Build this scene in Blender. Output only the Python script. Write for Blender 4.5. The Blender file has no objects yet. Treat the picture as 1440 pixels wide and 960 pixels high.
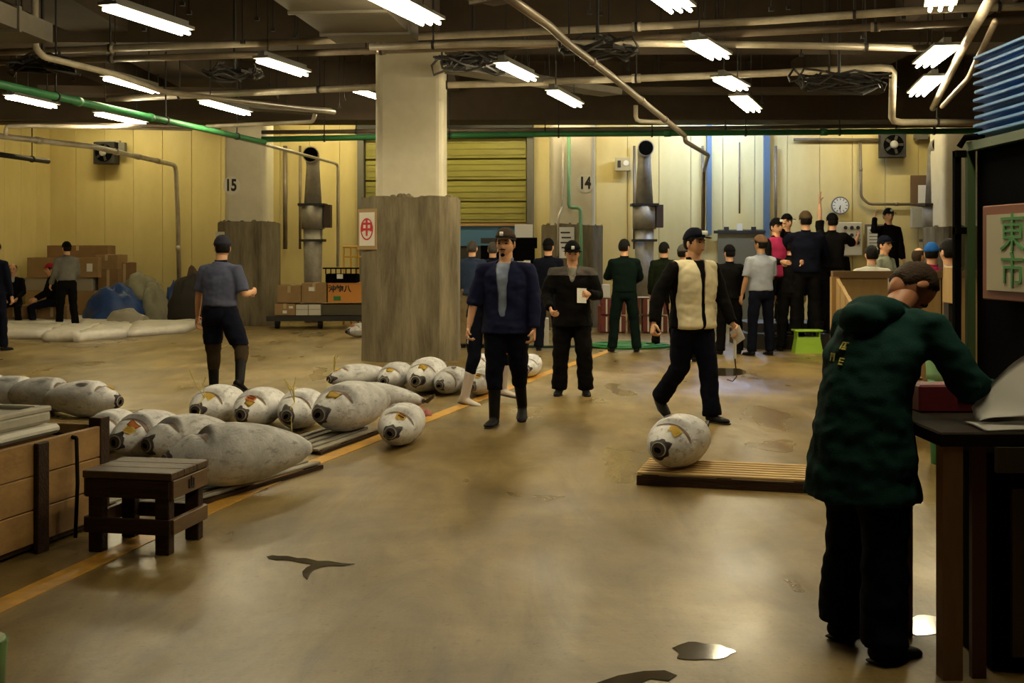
import bpy, bmesh, math, random
from mathutils import Vector, Matrix, noise
PI = math.pi
random.seed(7)
S = bpy.context.scene
C = S.collection
FPX = 1700.0      # focal length in pixels of the 1440 wide frame
HOR = 355.0       # horizon row
EYE = 1.5
# ---------------------------------------------------------------- camera
cam = bpy.data.cameras.new('camera')
co = bpy.data.objects.new('camera', cam); C.objects.link(co)
co.location = (0, 0, EYE); co.rotation_euler = (PI/2, 0, 0)
cam.sensor_width = 36.0; cam.sensor_fit = 'HORIZONTAL'
cam.lens = 36.0*FPX/1440.0
cam.shift_y = -(480-HOR)/1440.0
cam.clip_end = 200; cam.clip_start = 0.05
S.camera = co
# ---------------------------------------------------------------- world and exposure
w = bpy.data.worlds.new('world'); S.world = w; w.use_nodes = True
w.node_tree.nodes['Background'].inputs[0].default_value = (0.9, 0.75, 0.5, 1)
w.node_tree.nodes['Background'].inputs[1].default_value = 0.012
S.view_settings.view_transform = 'Standard'; S.view_settings.look = 'None'
S.view_settings.exposure = 0.45; S.view_settings.gamma = 1.0
S.view_settings.use_curve_mapping = False
LAMP = 62.0       # radiance of the fluorescent tubes
# ---------------------------------------------------------------- projection helpers
def P(px, py, Y):
    return Vector(((px-720)/FPX*Y, Y, EYE+(HOR-py)/FPX*Y))
def F(px, py, z=0.0):
    Y = (EYE-z)*FPX/(py-HOR)
    return Vector(((px-720)/FPX*Y, Y, z))
WS = 0.105
def W(px, py, off=0.0):            # point on the back wall
    Y = (26.8-off)/(1+WS*(px-720)/FPX)
    return P(px, py, Y)
WROT = -math.atan(WS)
# ---------------------------------------------------------------- materials
MATS = {}
def mat(name, col, rough=0.6, metal=0.0, col2=None, scale=4.0, amt=1.0, bump=0.0, bscale=None, stretch=None, emit=0.0, spec=0.5, detail=4.0):
    if name in MATS: return MATS[name]
    m = bpy.data.materials.new(name); m.use_nodes = True
    nt = m.node_tree; b = nt.nodes['Principled BSDF']
    b.inputs['Base Color'].default_value = (*col, 1)
    b.inputs['Roughness'].default_value = rough
    b.inputs['Metallic'].default_value = metal
    b.inputs['Specular IOR Level'].default_value = spec
    if emit:
        b.inputs['Emission Color'].default_value = (*col, 1); b.inputs['Emission Strength'].default_value = emit
    if col2 or bump:
        tc = nt.nodes.new('ShaderNodeTexCoord'); mp = nt.nodes.new('ShaderNodeMapping')
        nt.links.new(tc.outputs['Object'], mp.inputs[0])
        if stretch: mp.inputs['Scale'].default_value = stretch
    if col2:
        n = nt.nodes.new('ShaderNodeTexNoise'); n.inputs['Scale'].default_value = scale; n.inputs['Detail'].default_value = detail
        n.inputs['Roughness'].default_value = 0.65
        nt.links.new(mp.outputs[0], n.inputs['Vector'])
        r = nt.nodes.new('ShaderNodeValToRGB')
        r.color_ramp.elements[0].position = 0.5-0.2*amt; r.color_ramp.elements[1].position = 0.5+0.2*amt
        r.color_ramp.elements[0].color = (*col, 1); r.color_ramp.elements[1].color = (*col2, 1)
        nt.links.new(n.outputs[0], r.inputs[0]); nt.links.new(r.outputs[0], b.inputs['Base Color'])
    if bump:
        n2 = nt.nodes.new('ShaderNodeTexNoise'); n2.inputs['Scale'].default_value = bscale or scale*3; n2.inputs['Detail'].default_value = 3
        nt.links.new(mp.outputs[0], n2.inputs['Vector'])
        bp = nt.nodes.new('ShaderNodeBump'); bp.inputs['Strength'].default_value = bump; bp.inputs['Distance'].default_value = 0.02
        nt.links.new(n2.outputs[0], bp.inputs['Height']); nt.links.new(bp.outputs[0], b.inputs['Normal'])
    MATS[name] = m
    return m
# ---------------------------------------------------------------- object helpers
def link(name, me, parent=None, m=None, smooth=False):
    o = bpy.data.objects.new(name, me); C.objects.link(o)
    if parent: o.parent = parent
    if m is not None:
        for x in (m if isinstance(m, (list, tuple)) else [m]): me.materials.append(x)
    if smooth:
        me.polygons.foreach_set('use_smooth', [True]*len(me.polygons))
    return o
def tag(o, label, cat, group=None, kind=None):
    o['label'] = label; o['category'] = cat
    if group: o['group'] = group
    if kind: o['kind'] = kind
    return o
def thing(name, label, cat, loc=(0, 0, 0), rz=0.0, group=None):
    o = bpy.data.objects.new(name, None); C.objects.link(o)
    o.location = loc; o.rotation_euler = (0, 0, rz); o.empty_display_size = 0.1
    return tag(o, label, cat, group)
class MB:
    def __init__(s): s.bm = bmesh.new()
    def box(s, c, size, rz=0.0, M=None, bev=0.0):
        T = Matrix.Translation(c) @ Matrix.Rotation(rz, 4, 'Z') @ (M or Matrix.Identity(4)) @ Matrix.Diagonal((size[0], size[1], size[2], 1))
        r = bmesh.ops.create_cube(s.bm, size=1.0, matrix=T)
        if bev:
            es = list({e for v in r['verts'] for e in v.link_edges})
            bmesh.ops.bevel(s.bm, geom=es, offset=bev, segments=1, affect='EDGES')
        return s
    def hexa(s, pts):              # 8 corners: bottom 4 then top 4
        v = [s.bm.verts.new(p) for p in pts]
        for f in ((3,2,1,0),(4,5,6,7),(0,1,5,4),(1,2,6,5),(2,3,7,6),(3,0,4,7)): s.bm.faces.new([v[i] for i in f])
        return s
    def loft(s, pts, rx, ry=None, xd=None, n=12, cap=True, dome=0.0):
        pts = [Vector(p) for p in pts]; k = len(pts)
        if not isinstance(rx, (list, tuple)): rx = [rx]*k
        if ry is None: ry = rx
        if not isinstance(ry, (list, tuple)): ry = [ry]*k
        if dome:
            t0 = (pts[0]-pts[1]).normalized(); t1 = (pts[-1]-pts[-2]).normalized()
            pre = [(pts[0]+t0*rx[0]*dome*a, rx[0]*b, ry[0]*b) for a, b in ((0.95, .3), (0.6, .8))]
            post = [(pts[-1]+t1*rx[-1]*dome*a, rx[-1]*b, ry[-1]*b) for a, b in ((0.6, .8), (0.95, .3))]
            pts = [q[0] for q in pre]+pts+[q[0] for q in post]
            rx = [q[1] for q in pre]+list(rx)+[q[1] for q in post]; ry = [q[2] for q in pre]+list(ry)+[q[2] for q in post]
            k = len(pts)
        rings = []; u = None
        for i in range(k):
            t = (pts[min(i+1, k-1)]-pts[max(i-1, 0)]).normalized()
            if xd is not None: u = Vector(xd)-t*Vector(xd).dot(t)
            elif u is None:
                a = Vector((0, 0, 1)) if abs(t.z) < .9 else Vector((1, 0, 0)); u = a-t*a.dot(t)
            else: u = u-t*u.dot(t)
            u.normalize(); v = t.cross(u)
            rings.append([s.bm.verts.new(pts[i]+u*rx[i]*math.cos(2*PI*j/n)+v*ry[i]*math.sin(2*PI*j/n)) for j in range(n)])
        for a, b in zip(rings, rings[1:]):
            for j in range(n): s.bm.faces.new((a[j], a[(j+1) % n], b[(j+1) % n], b[j]))
        if cap:
            s.bm.faces.new(rings[0][::-1]); s.bm.faces.new(rings[-1])
        return s
    def tube(s, pts, r, n=8): return s.loft(pts, r, n=n)
    def ell(s, c, r, M=None, u=16, v=10):
        T = Matrix.Translation(c) @ (M or Matrix.Identity(4)) @ Matrix.Diagonal((r[0], r[1], r[2], 1))
        bmesh.ops.create_uvsphere(s.bm, u_segments=u, v_segments=v, radius=1.0, matrix=T)
        return s
    def poly(s, pts, d):           # flat polygon extruded by vector d
        a = [s.bm.verts.new(p) for p in pts]; b = [s.bm.verts.new(Vector(p)+Vector(d)) for p in pts]
        s.bm.faces.new(a[::-1]); s.bm.faces.new(b); n = len(a)
        for i in range(n): s.bm.faces.new((a[i], a[(i+1) % n], b[(i+1) % n], b[i]))
        return s
    def mesh(s, M=None):
        if M is not None: s.bm.transform(M)
        bmesh.ops.recalc_face_normals(s.bm, faces=s.bm.faces)
        me = bpy.data.meshes.new('m'); s.bm.to_mesh(me); s.bm.free(); return me
    def obj(s, name, m, parent=None, smooth=False, M=None):
        return link(name, s.mesh(M), parent, m, smooth)
def struct(name, mb, m, parent=None, smooth=False):
    o = mb.obj(name, m, parent, smooth)
    if parent is None: o['kind'] = 'structure'
    return o
def copyo(o, parent, loc=None, rot=None):
    c = o.copy(); C.objects.link(c); c.parent = parent
    if loc is not None: c.location = loc
    if rot is not None: c.rotation_euler = rot
    return c
def text(name, s, size, m, parent, loc, rot, depth=0.002, sx=1.0, bold=0.0):
    cu = bpy.data.curves.new('t', 'FONT'); cu.body = s; cu.size = size; cu.align_x = 'CENTER'; cu.align_y = 'CENTER'
    cu.extrude = depth; cu.offset = bold
    t = bpy.data.objects.new('t', cu); C.objects.link(t)
    dg = bpy.context.evaluated_depsgraph_get()
    me = bpy.data.meshes.new_from_object(t.evaluated_get(dg)); me.materials.clear()
    bpy.data.objects.remove(t)
    o = link(name, me, parent, m); o.location = loc; o.rotation_euler = rot; o.scale = (sx, 1, 1)
    return o
def remesh(me, voxel, smooth=4, wrinkle=0.0, wscale=9.0, seed=0):
    o = bpy.data.objects.new('tmp', me); C.objects.link(o)
    r = o.modifiers.new('r', 'REMESH'); r.mode = 'VOXEL'; r.voxel_size = voxel
    if smooth:
        s = o.modifiers.new('s', 'SMOOTH'); s.factor = 0.5; s.iterations = smooth
    dg = bpy.context.evaluated_depsgraph_get()
    out = bpy.data.meshes.new_from_object(o.evaluated_get(dg)); out.materials.clear()
    bpy.data.objects.remove(o)
    if wrinkle:
        out.update()
        ns = [v.normal.copy() for v in out.vertices]
        for v, nn in zip(out.vertices, ns):
            q = Vector((v.co.x*wscale, v.co.y*wscale, v.co.z*wscale*1.5))+Vector((seed*7.1, seed*3.3, 0))
            d = noise.noise(q)+0.5*noise.noise(q*2.3)
            v.co += nn*(d*wrinkle)
    return out
def split(me, pred):
    """two meshes: faces where pred(centre) is true, and the others"""
    res = []
    for want in (True, False):
        bm = bmesh.new(); bm.from_mesh(me)
        kill = [f for f in bm.faces if bool(pred(f.calc_center_median())) != want]
        bmesh.ops.delete(bm, geom=kill, context='FACES')
        m = bpy.data.meshes.new('m'); bm.to_mesh(m); bm.free(); res.append(m)
    return [smooth_rim(m) for m in res]
def smooth_rim(me, it=6):
    bm = bmesh.new(); bm.from_mesh(me)
    nb = {}
    for e in bm.edges:
        if e.is_boundary:
            a, b = e.verts; nb.setdefault(a, []).append(b); nb.setdefault(b, []).append(a)
    for _ in range(it):
        new = {v: v.co*.5+(n[0].co+n[1].co)*.25 for v, n in nb.items() if len(n) == 2}
        for v, c in new.items(): v.co = c
    bm.to_mesh(me); bm.free(); return me
def offset_mesh(me, d):
    me.update()
    ns = [v.normal.copy() for v in me.vertices]
    for v, n in zip(me.vertices, ns): v.co += n*d
    return me
def lerp(a, b, t): return a+(b-a)*t
def interp(tab, x):
    for (a, va), (b, vb) in zip(tab, tab[1:]):
        if x <= b:
            t = (x-a)/(b-a); t = max(0, min(1, t)); return va+(vb-va)*t
    return tab[-1][1]
# ---------------------------------------------------------------- palette
tube_on = mat('lit_tube', (1.0, 0.86, 0.56), emit=LAMP)
tube_cool = mat('lit_tube_cool', (0.50, 0.66, 1.0), emit=LAMP*3.6)
tube_wall = mat('lit_tube_wall', (1.0, 0.87, 0.48), emit=LAMP*1.0)
m_lampbody = mat('lamp_body', (0.16, 0.15, 0.12), 0.6)
m_wall = mat('cream_panel', (0.70, 0.58, 0.26), 0.55, col2=(0.60, 0.48, 0.19), scale=1.2, stretch=(1, 1, .5), bump=.1)
m_conc = mat('bare_concrete', (0.075, 0.06, 0.032), 0.9, col2=(0.27, 0.225, 0.14), scale=2.2, stretch=(2.4, 2.4, .38), bump=0.5, bscale=14, detail=8)
m_paint = mat('cream_pillar_paint', (0.72, 0.67, 0.50), 0.6, col2=(0.60, 0.54, 0.38), scale=1.5, bump=.15)
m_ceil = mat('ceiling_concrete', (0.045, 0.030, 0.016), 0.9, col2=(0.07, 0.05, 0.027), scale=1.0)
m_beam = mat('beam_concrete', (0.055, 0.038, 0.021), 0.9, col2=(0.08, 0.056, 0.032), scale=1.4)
m_duct = mat('duct_sheet', (0.15, 0.13, 0.09), 0.6, col2=(0.10, 0.085, 0.06), scale=2)
m_pipe = mat('pipe_paint', (0.58, 0.52, 0.40), 0.35, 0.1, col2=(0.36, 0.30, 0.20), scale=3)
m_pipe2 = mat('brown_pipe', (0.24, 0.19, 0.13), 0.4, 0.2, col2=(0.14, 0.105, 0.07), scale=3)
m_green = mat('green_pipe', (0.05, 0.26, 0.09), 0.45, col2=(0.03, 0.17, 0.06), scale=3)
m_dark = mat('dark_iron', (0.02, 0.017, 0.014), 0.6)
m_black = mat('black_paint', (0.003, 0.003, 0.003), 1.0, spec=.02)
m_white = mat('white_paper', (0.75, 0.74, 0.70), 0.7)
m_card = mat('cardboard', (0.33, 0.21, 0.09), 0.8, col2=(0.27, 0.165, 0.065), scale=3)
m_card2 = mat('cardboard_dark', (0.26, 0.15, 0.06), 0.8, col2=(0.20, 0.115, 0.045), scale=3)
m_tape = mat('packing_tape', (0.48, 0.36, 0.2), 0.3)
m_wood = mat('dark_wet_wood', (0.024, 0.012, 0.006), 0.6, spec=.2, col2=(0.05, 0.025, 0.012), scale=4, stretch=(1, 6, 6), bump=.3)
m_wood2 = mat('crate_plywood', (0.46, 0.27, 0.09), 0.6, col2=(0.24, 0.125, 0.04), scale=3, bump=.2, stretch=(1, 1, 2))
m_pallet = mat('pale_pallet_wood', (0.62, 0.42, 0.15), 0.6, col2=(0.45, 0.27, 0.085), scale=5, stretch=(.6, 5, 5), bump=.2)
m_greyw = mat('grey_pallet_wood', (0.36, 0.33, 0.27), 0.7, col2=(0.22, 0.19, 0.14), scale=5, stretch=(.6, 5, 5))
m_steel = mat('grey_duct_steel', (0.36, 0.33, 0.27), 0.5, 0.2, col2=(0.22, 0.19, 0.15), scale=4)
m_skin = mat('skin', (0.72, 0.40, 0.24), 0.5, col2=(0.64, 0.34, 0.18), scale=18)
m_hair = mat('black_hair', (0.006, 0.005, 0.004), 0.7, bump=.5, bscale=120, spec=.15)
m_hairb = mat('brown_hair', (0.035, 0.02, 0.010), 0.7, bump=.5, bscale=120, spec=.2)
m_hairg = mat('grey_hair', (0.07, 0.06, 0.05), 0.7, bump=.5, bscale=120, spec=.2)
m_rubber = mat('black_rubber', (0.007, 0.006, 0.006), 0.6, spec=.15)
def cloth(name, col, k=0.7):
    return mat('cloth_'+name, col, 0.85, col2=tuple(c*k for c in col), scale=6, bump=.25, bscale=260, spec=.08)
# ================================================================ STRUCTURE
def floor_material():
    m = bpy.data.materials.new('wet_concrete_floor'); m.use_nodes = True; nt = m.node_tree; L = nt.links.new
    b = nt.nodes['Principled BSDF']; tc = nt.nodes.new('ShaderNodeTexCoord')
    def nz(sc, det=6, st=None, ro=.6, dist=0):
        mp = nt.nodes.new('ShaderNodeMapping'); L(tc.outputs['Object'], mp.inputs[0])
        if st: mp.inputs['Scale'].default_value = st; mp.inputs['Rotation'].default_value = (0, 0, 0.24)
        n = nt.nodes.new('ShaderNodeTexNoise'); n.inputs['Scale'].default_value = sc; n.inputs['Detail'].default_value = det
        n.inputs['Roughness'].default_value = ro; n.inputs['Distortion'].default_value = dist
        L(mp.outputs[0], n.inputs['Vector']); return n
    def ramp(n, pts):
        r = nt.nodes.new('ShaderNodeValToRGB')
        while len(r.color_ramp.elements) < len(pts): r.color_ramp.elements.new(.5)
        for e, (p, c) in zip(r.color_ramp.elements, pts): e.position = p; e.color = (*c, 1)
        L(n.outputs[0], r.inputs[0]); return r
    base = ramp(nz(0.55, 8, None, .65, .6), [(.28, (0.125, 0.084, 0.026)), (.5, (0.245, 0.168, 0.056)), (.70, (0.385, 0.283, 0.115))])
    str_ = ramp(nz(1.1, 7, (2.2, .5, 1), .7, 1.2), [(.32, (.50, .47, .42)), (.55, (1, 1, 1)), (.75, (1.2, 1.2, 1.22))])
    spk = ramp(nz(26, 3), [(.30, (.45, .42, .4)), (.40, (1, 1, 1))])
    fine = ramp(nz(70, 4), [(.3, (.86, .86, .86)), (.7, (1.1, 1.1, 1.1))])
    prev = base.outputs[0]
    for q, fac in ((str_, .8), (spk, .55), (fine, .8)):
        mx = nt.nodes.new('ShaderNodeMix'); mx.data_type = 'RGBA'; mx.blend_type = 'MULTIPLY'; mx.inputs[0].default_value = fac
        L(prev, mx.inputs[6]); L(q.outputs[0], mx.inputs[7]); prev = mx.outputs[2]
    L(prev, b.inputs['Base Color'])
    rr = ramp(nz(0.9, 3, (1.6, .7, 1), .5, .4), [(.25, (.20, .20, .20)), (.5, (.37, .37, .37)), (.75, (.56, .56, .56))])
    L(rr.outputs[0], b.inputs['Roughness'])
    b.inputs['Specular IOR Level'].default_value = 0.5
    bp = nt.nodes.new('ShaderNodeBump'); bp.inputs['Strength'].default_value = .35; bp.inputs['Distance'].default_value = .01
    ad = nt.nodes.new('ShaderNodeMath'); ad.operation = 'ADD'
    n1 = nz(3.5, 4); n2 = nz(60, 3); mu = nt.nodes.new('ShaderNodeMath'); mu.operation = 'MULTIPLY'; mu.inputs[1].default_value = .12
    L(n2.outputs[0], mu.inputs[0]); L(n1.outputs[0], ad.inputs[0]); L(mu.outputs[0], ad.inputs[1]); L(ad.outputs[0], bp.inputs['Height'])
    L(bp.outputs[0], b.inputs['Normal'])
    return m
m_floor = floor_material()
struct('floor', MB().box((1, 12, -.1), (34, 44, .2)), m_floor)
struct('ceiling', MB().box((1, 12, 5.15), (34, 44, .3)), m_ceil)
# back wall made of vertical cream panels with seams (wall frame: x along the wall)
def wx(px): return W(px, 355).x/math.cos(WROT)
wall_back = struct('wall_back', MB().box((0, .16, 2.6), (34, .16, 5.2)), mat('wall_gap', (0.25, 0.19, 0.08), .8))
wall_back.location = (0, 26.8, 0); wall_back.rotation_euler = (0, 0, WROT)
SH0, SH1, SHT = wx(505), wx(750), W(600, 198).z
pw = 0.69
panel = MB().box((pw/2, 0, 2.6), (pw-.008, .06, 5.2), bev=.006).mesh(); panel.materials.append(m_wall)
def wpanel(x, wd=None):
    o = bpy.data.objects.new('panel', panel); C.objects.link(o); o.parent = wall_back; o.location = (x, .05, 0)
    if wd: o.scale = (wd/pw, 1, 1)
x = wx(66)
while x < SH0-.05:
    wd = min(pw, SH0-x); wpanel(x, wd); x += pw
x = SH1
while x < 14: wpanel(x); x += pw
# bluish posts and dark joints on the panels
m_bluep = mat('blue_post_paint', (0.09, 0.14, 0.20), .5)
# left wall
lw = struct('wall_left', MB().box((0, 0, 2.6), (.1, 14, 5.2)), mat('wall_gap', (0.1, .07, .03)))
cx = W(70, 355); dv = Vector((.105, .9945, 0))
cx.z = 0
lw.location = cx-dv*7+Vector((-.10, .1, 0)); lw.rotation_euler = (0, 0, WROT)
for i in range(16):
    o = bpy.data.objects.new('panel', panel); C.objects.link(o); o.parent = lw
    o.location = (.08, 7-.69*i, 0); o.rotation_euler = (0, 0, -PI/2)
struct('wall_right', MB().box((13.5, 12, 2.6), (.2, 44, 5.2)), m_beam)
# beams
for i, (Y, zb, d) in enumerate(((22.6, 3.93, .9), (16.6, 4.3, 1.0), (10.4, 4.3, 1.0), (4.2, 4.3, 1.0))):
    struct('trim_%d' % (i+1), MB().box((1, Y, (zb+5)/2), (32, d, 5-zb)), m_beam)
for i, (px, Y) in enumerate(((580, 16.5), (345, 25), (-100, 14), (1335, 24.0), (1500, 12))):
    X = (px-720)/FPX*Y
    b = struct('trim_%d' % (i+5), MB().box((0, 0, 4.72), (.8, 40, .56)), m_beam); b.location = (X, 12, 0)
# yellow line on floor
m_line = mat('yellow_floor_paint', (0.72, 0.38, 0.04), .45, col2=(0.50, 0.27, 0.05), scale=9, amt=.8)
lp = [F(-30, 866), F(215, 752), F(430, 655), F(600, 590), F(765, 526), F(860, 492)]
bm = MB(); vs = []
for i, p in enumerate(lp):
    wdt = .065
    q = (lp[min(i+1, 5)]-lp[max(i-1, 0)]).normalized(); n = Vector((-q.y, q.x, 0))
    vs.append((p-n*wdt, p+n*wdt))
for a, b in zip(vs, vs[1:]):
    bm.hexa([a[0]+Vector((0, 0, .0005)), b[0]+Vector((0, 0, .0005)), b[1]+Vector((0, 0, .0005)), a[1]+Vector((0, 0, .0005)),
             a[0]+Vector((0, 0, .004)), b[0]+Vector((0, 0, .004)), b[1]+Vector((0, 0, .004)), a[1]+Vector((0, 0, .004))])
struct('trim_10', bm, m_line)
# puddles and wet cracks: thin dark water films lying on the floor
m_pud = mat('puddle_water', (0.05, 0.036, 0.015), .10, spec=.6)
def puddle(pts, label, name='puddle'):
    tag(MB().poly([F(*p)+Vector((0, 0, .0008)) for p in pts], (0, 0, .002)).obj(name, m_pud), label, 'puddle')
def blob(c, rx, ry, n=22, seed=1, jag=.25):
    return [(c[0]+rx*math.cos(2*PI*i/n)*(1+jag*noise.noise(Vector((math.cos(2*PI*i/n)*1.5, math.sin(2*PI*i/n)*1.5, seed)))),
             c[1]+ry*math.sin(2*PI*i/n)*(1+jag*noise.noise(Vector((math.sin(2*PI*i/n)*1.5, math.cos(2*PI*i/n)*1.5, seed+9))))) for i in range(n)]
puddle(blob((1019, 523), 32, 5.5, seed=3), 'dark oval puddle by the drain behind the man in the cream vest')
puddle([(375, 783), (383, 781), (392, 782), (405, 782), (418, 785), (430, 785), (447, 789), (462, 789), (480, 792), (499, 793), (482, 796), (462, 796), (450, 798), (441, 802), (436, 807), (432, 816), (426, 810), (425, 804), (431, 798), (440, 794), (424, 792), (411, 789), (400, 788), (388, 788), (378, 786)], 'forked dark wet crack in the open floor left of centre')
puddle([(835, 962), (870, 950), (905, 944), (935, 943), (952, 950), (940, 958), (915, 955), (880, 968)], 'long dark puddle at the bottom edge of the picture')
puddle(blob((985, 917), 46, 12, seed=5, jag=.6), 'bright wet spot near the bottom edge below the wooden pallet')
puddle(blob((1305, 880), 34, 14, seed=8), 'puddle between the green-jacket man and the desk', )
# ---------------------------------------------------------------- pillars
def octo(r, ch, z0, z1, n=None):
    a, b = r, r-ch
    return [(a, -b), (a, b), (b, a), (-b, a), (-a, b), (-a, -b), (-b, -a), (b, -a)]
def pillar(px, Y, wid, colw, ztop_px, label, rag=1, seed=0):
    X = (px-720)/FPX*Y; r = wid/2
    t = thing('pillar', label, 'pillar', (X, Y, 0))
    zt = EYE+(HOR-ztop_px)/FPX*(Y-r)
    bm = bmesh.new(); ch = r*.36
    o8 = octo(r, ch, 0, 0); prof = []
    for i in range(8):          # subdivide sides
        a, b = Vector(o8[i]), Vector(o8[(i+1) % 8]); k = 6 if (b-a).length > r*.6 else 3
        for j in range(k): prof.append(a.lerp(b, j/k))
    levels = [0, .03, .3, .8, 1.3, zt-.35, zt-.12, zt]
    rings = []
    for li, z in enumerate(levels):
        ring = []
        for j, p in enumerate(prof):
            k = 1+.012*noise.noise(Vector((p.x*4, p.y*4, z*2+seed)))
            zz = z+(0.06*abs(noise.noise(Vector((p.x*6+seed, p.y*6, 3)))) if li == len(levels)-1 else 0)
            ring.append(bm.verts.new((p.x*k, p.y*k, zz)))
        rings.append(ring)
    for a, b in zip(rings, rings[1:]):
        n = len(a)
        for j in range(n): bm.faces.new((a[j], a[(j+1) % n], b[(j+1) % n], b[j]))
    bm.faces.new(rings[0][::-1]); bm.faces.new(rings[-1])
    me = bpy.data.meshes.new('m'); bm.to_mesh(me); bm.free()
    link('concrete_casing', me, t, m_conc)
    # rough mortar lumps round the rim
    m = MB(); rnd = random.Random(seed)
    for i in range(16):
        a = rnd.uniform(PI, 2*PI); rr = colw/2+rnd.uniform(.03, .12)
        m.ell((math.cos(a)*rr, math.sin(a)*rr, zt+.01), (rnd.uniform(.03, .07), .04, rnd.uniform(.02, .06)), u=7, v=5)
    m.obj('mortar', m_conc, t)
    c = MB(); q = colw/2
    prof = []
    cr = q*.22
    for (sx, sy) in ((1, -1), (1, 1), (-1, 1), (-1, -1)):
        a0 = {(1, -1): -PI/2, (1, 1): 0, (-1, 1): PI/2, (-1, -1): PI}[(sx, sy)]
        for k in range(5):
            a = a0+PI/2*k/4; prof.append((sx*(q-cr)+cr*math.cos(a), sy*(q-cr)+cr*math.sin(a), zt-.1))
    c.poly(prof, (0, 0, 5-zt+.1)); c.obj('column', m_paint, t)
    return t, X, Y, r, zt
pA = pillar(579.5, 17.2, 1.335, .95, 278, 'large pillar with bare concrete casing and a red mark poster in the middle', seed=2)
pB = pillar(351, 25.2, 1.15, .86, 313, 'far left pillar painted with the number 15', seed=5)
pC = pillar(804, 24.8, 1.22, .90, 317, 'far pillar painted with the number 14 beside the green pipe', seed=9)
pD = pillar(1345, 24.2, 1.1, .82, 320, 'far right pillar beside the duct, half hidden by the black cabinet', seed=11)
m_ink = mat('black_ink', (0.015, 0.013, 0.012), .6)
m_red = mat('red_ink', (0.55, 0.02, 0.03), .6)
# numbers on round white plates, curved columns: flat discs just proud of the paint
def disc(parent, loc, r, m, name='number_plate', sx=1.0):
    o = MB().loft([(0, 0, 0), (0, -.012, 0)], r, n=28).obj(name, m, parent); o.location = loc; o.scale = (sx, 1, 1); return o
m_plate = mat('white_plate', (0.72, 0.68, 0.56), .5)
Yf = pB[2]-.43
disc(pB[0], ((332-351)/FPX*Yf, -.43, EYE+(355-261)/FPX*Yf), .19, m_plate, sx=.9)
text('number', '15', .33, m_ink, pB[0], ((331.5-351)/FPX*Yf, -.448, EYE+(355-261)/FPX*Yf), (PI/2, 0, 0), sx=.72, bold=.012)
Yf = pC[2]-.45
disc(pC[0], ((821-804)/FPX*Yf, -.45, EYE+(355-258)/FPX*Yf), .19, m_plate, sx=.9)
text('number', '14', .33, m_ink, pC[0], ((821-804)/FPX*Yf, -.468, EYE+(355-258)/FPX*Yf), (PI/2, 0, 0), sx=.72, bold=.012)
# poster on the left chamfer of the middle pillar
r = pA[3]; ch = r*.36
po = thing('poster', 'white poster with a red ringed character taped to the left of the middle pillar', 'poster')
cxp = Vector((pA[1]-(r-ch/2)-.022, pA[2]-(r-ch/2)-.022, EYE+(355-322)/FPX*16.6))
po.location = cxp; po.rotation_euler = (0, 0, -math.radians(38))
MB().box((0, 0, 0), (.36, .008, .56)).obj('backing_board', mat('brown_paper', (0.40, 0.27, 0.12), .8), po)
psh = MB().box((0, -.007, 0), (.29, .004, .46)).obj('sheet', mat('white_sheet', (0.8, .76, .68), .6), po)
tr = MB()
rings = []
for k in range(28):
    a = 2*PI*k/28; rings.append((math.cos(a), math.sin(a)))
for k in range(28):
    a, b = rings[k], rings[(k+1) % 28]
    tr.hexa([(a[0]*.100, -.010, a[1]*.133), (b[0]*.100, -.010, b[1]*.133), (b[0]*.118, -.010, b[1]*.152), (a[0]*.118, -.010, a[1]*.152),
             (a[0]*.100, -.013, a[1]*.133), (b[0]*.100, -.013, b[1]*.133), (b[0]*.118, -.013, b[1]*.152), (a[0]*.118, -.013, a[1]*.152)])
tr.obj('ring', m_red, psh)
text('character', '中', .23, m_red, psh, (0, -.012, 0), (PI/2, 0, 0), bold=.007)
# blue strip poster on far left pillar
q = thing('poster', 'narrow blue poster with white writing on the pillar numbered 15', 'poster', (pB[1]-.50, pB[2]-.50, EYE), -math.radians(40))
MB().box((0, 0, -.05), (.30, .01, .95)).obj('sheet', m_plate, q)
MB().box((0, -.008, -.03), (.2, .008, .72)).obj('panel', mat('blue_print', (0.03, 0.06, 0.12), .5), q)
for k in range(5): MB().box((0, -.014, .25-.13*k), (.10, .004, .07)).obj('character', m_plate, q)
# notice on pillar 14
q = thing('notice', 'white notice on the concrete casing of the pillar numbered 14', 'notice', P(797, 341, 24.8-.64))
qs = MB().box((0, 0, 0), (.30, .01, .62)).obj('sheet', m_white, q)
for k in range(4): MB().box((-.03+.02*(k % 2), -.008, .2-.1*k), (.19, .004, .03)).obj('line', m_ink, qs)
# ---------------------------------------------------------------- roller shutter
t = thing('roller_shutter', 'half raised yellow roller shutter in the back wall', 'shutter', (0, 26.8, 0), WROT)
x0, x1 = SH0, SH1; zb = W(650, 314).z; zt = W(650, 194).z
m_sh = mat('yellow_shutter', (0.31, 0.28, 0.05), .5, col2=(0.22, .19, .035), scale=1.5, stretch=(.5, 1, 3))
nsec = 4; hh = (zt-zb)/nsec*1.0
seg = MB().box(((x0+x1)/2, 0, 0), (x1-x0-.3, .06, hh-.03), bev=.012)
for k in (-1, 0, 1): seg.box(((x0+x1)/2, -.03, k*hh*.28), (x1-x0-.34, .03, .03))
seg = seg.mesh(); seg.materials.append(m_sh)
for k in range(nsec):
    o = bpy.data.objects.new('shutter_section', seg); C.objects.link(o); o.parent = t; o.location = (0, -.02, zb+hh*(k+.5))
MB().box(((x0+x1)/2, -.02, zb-.03), (x1-x0-.3, .08, .06)).obj('bottom_rail', mat('orange_rail', (0.35, .2, .07), .5), t)
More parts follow.
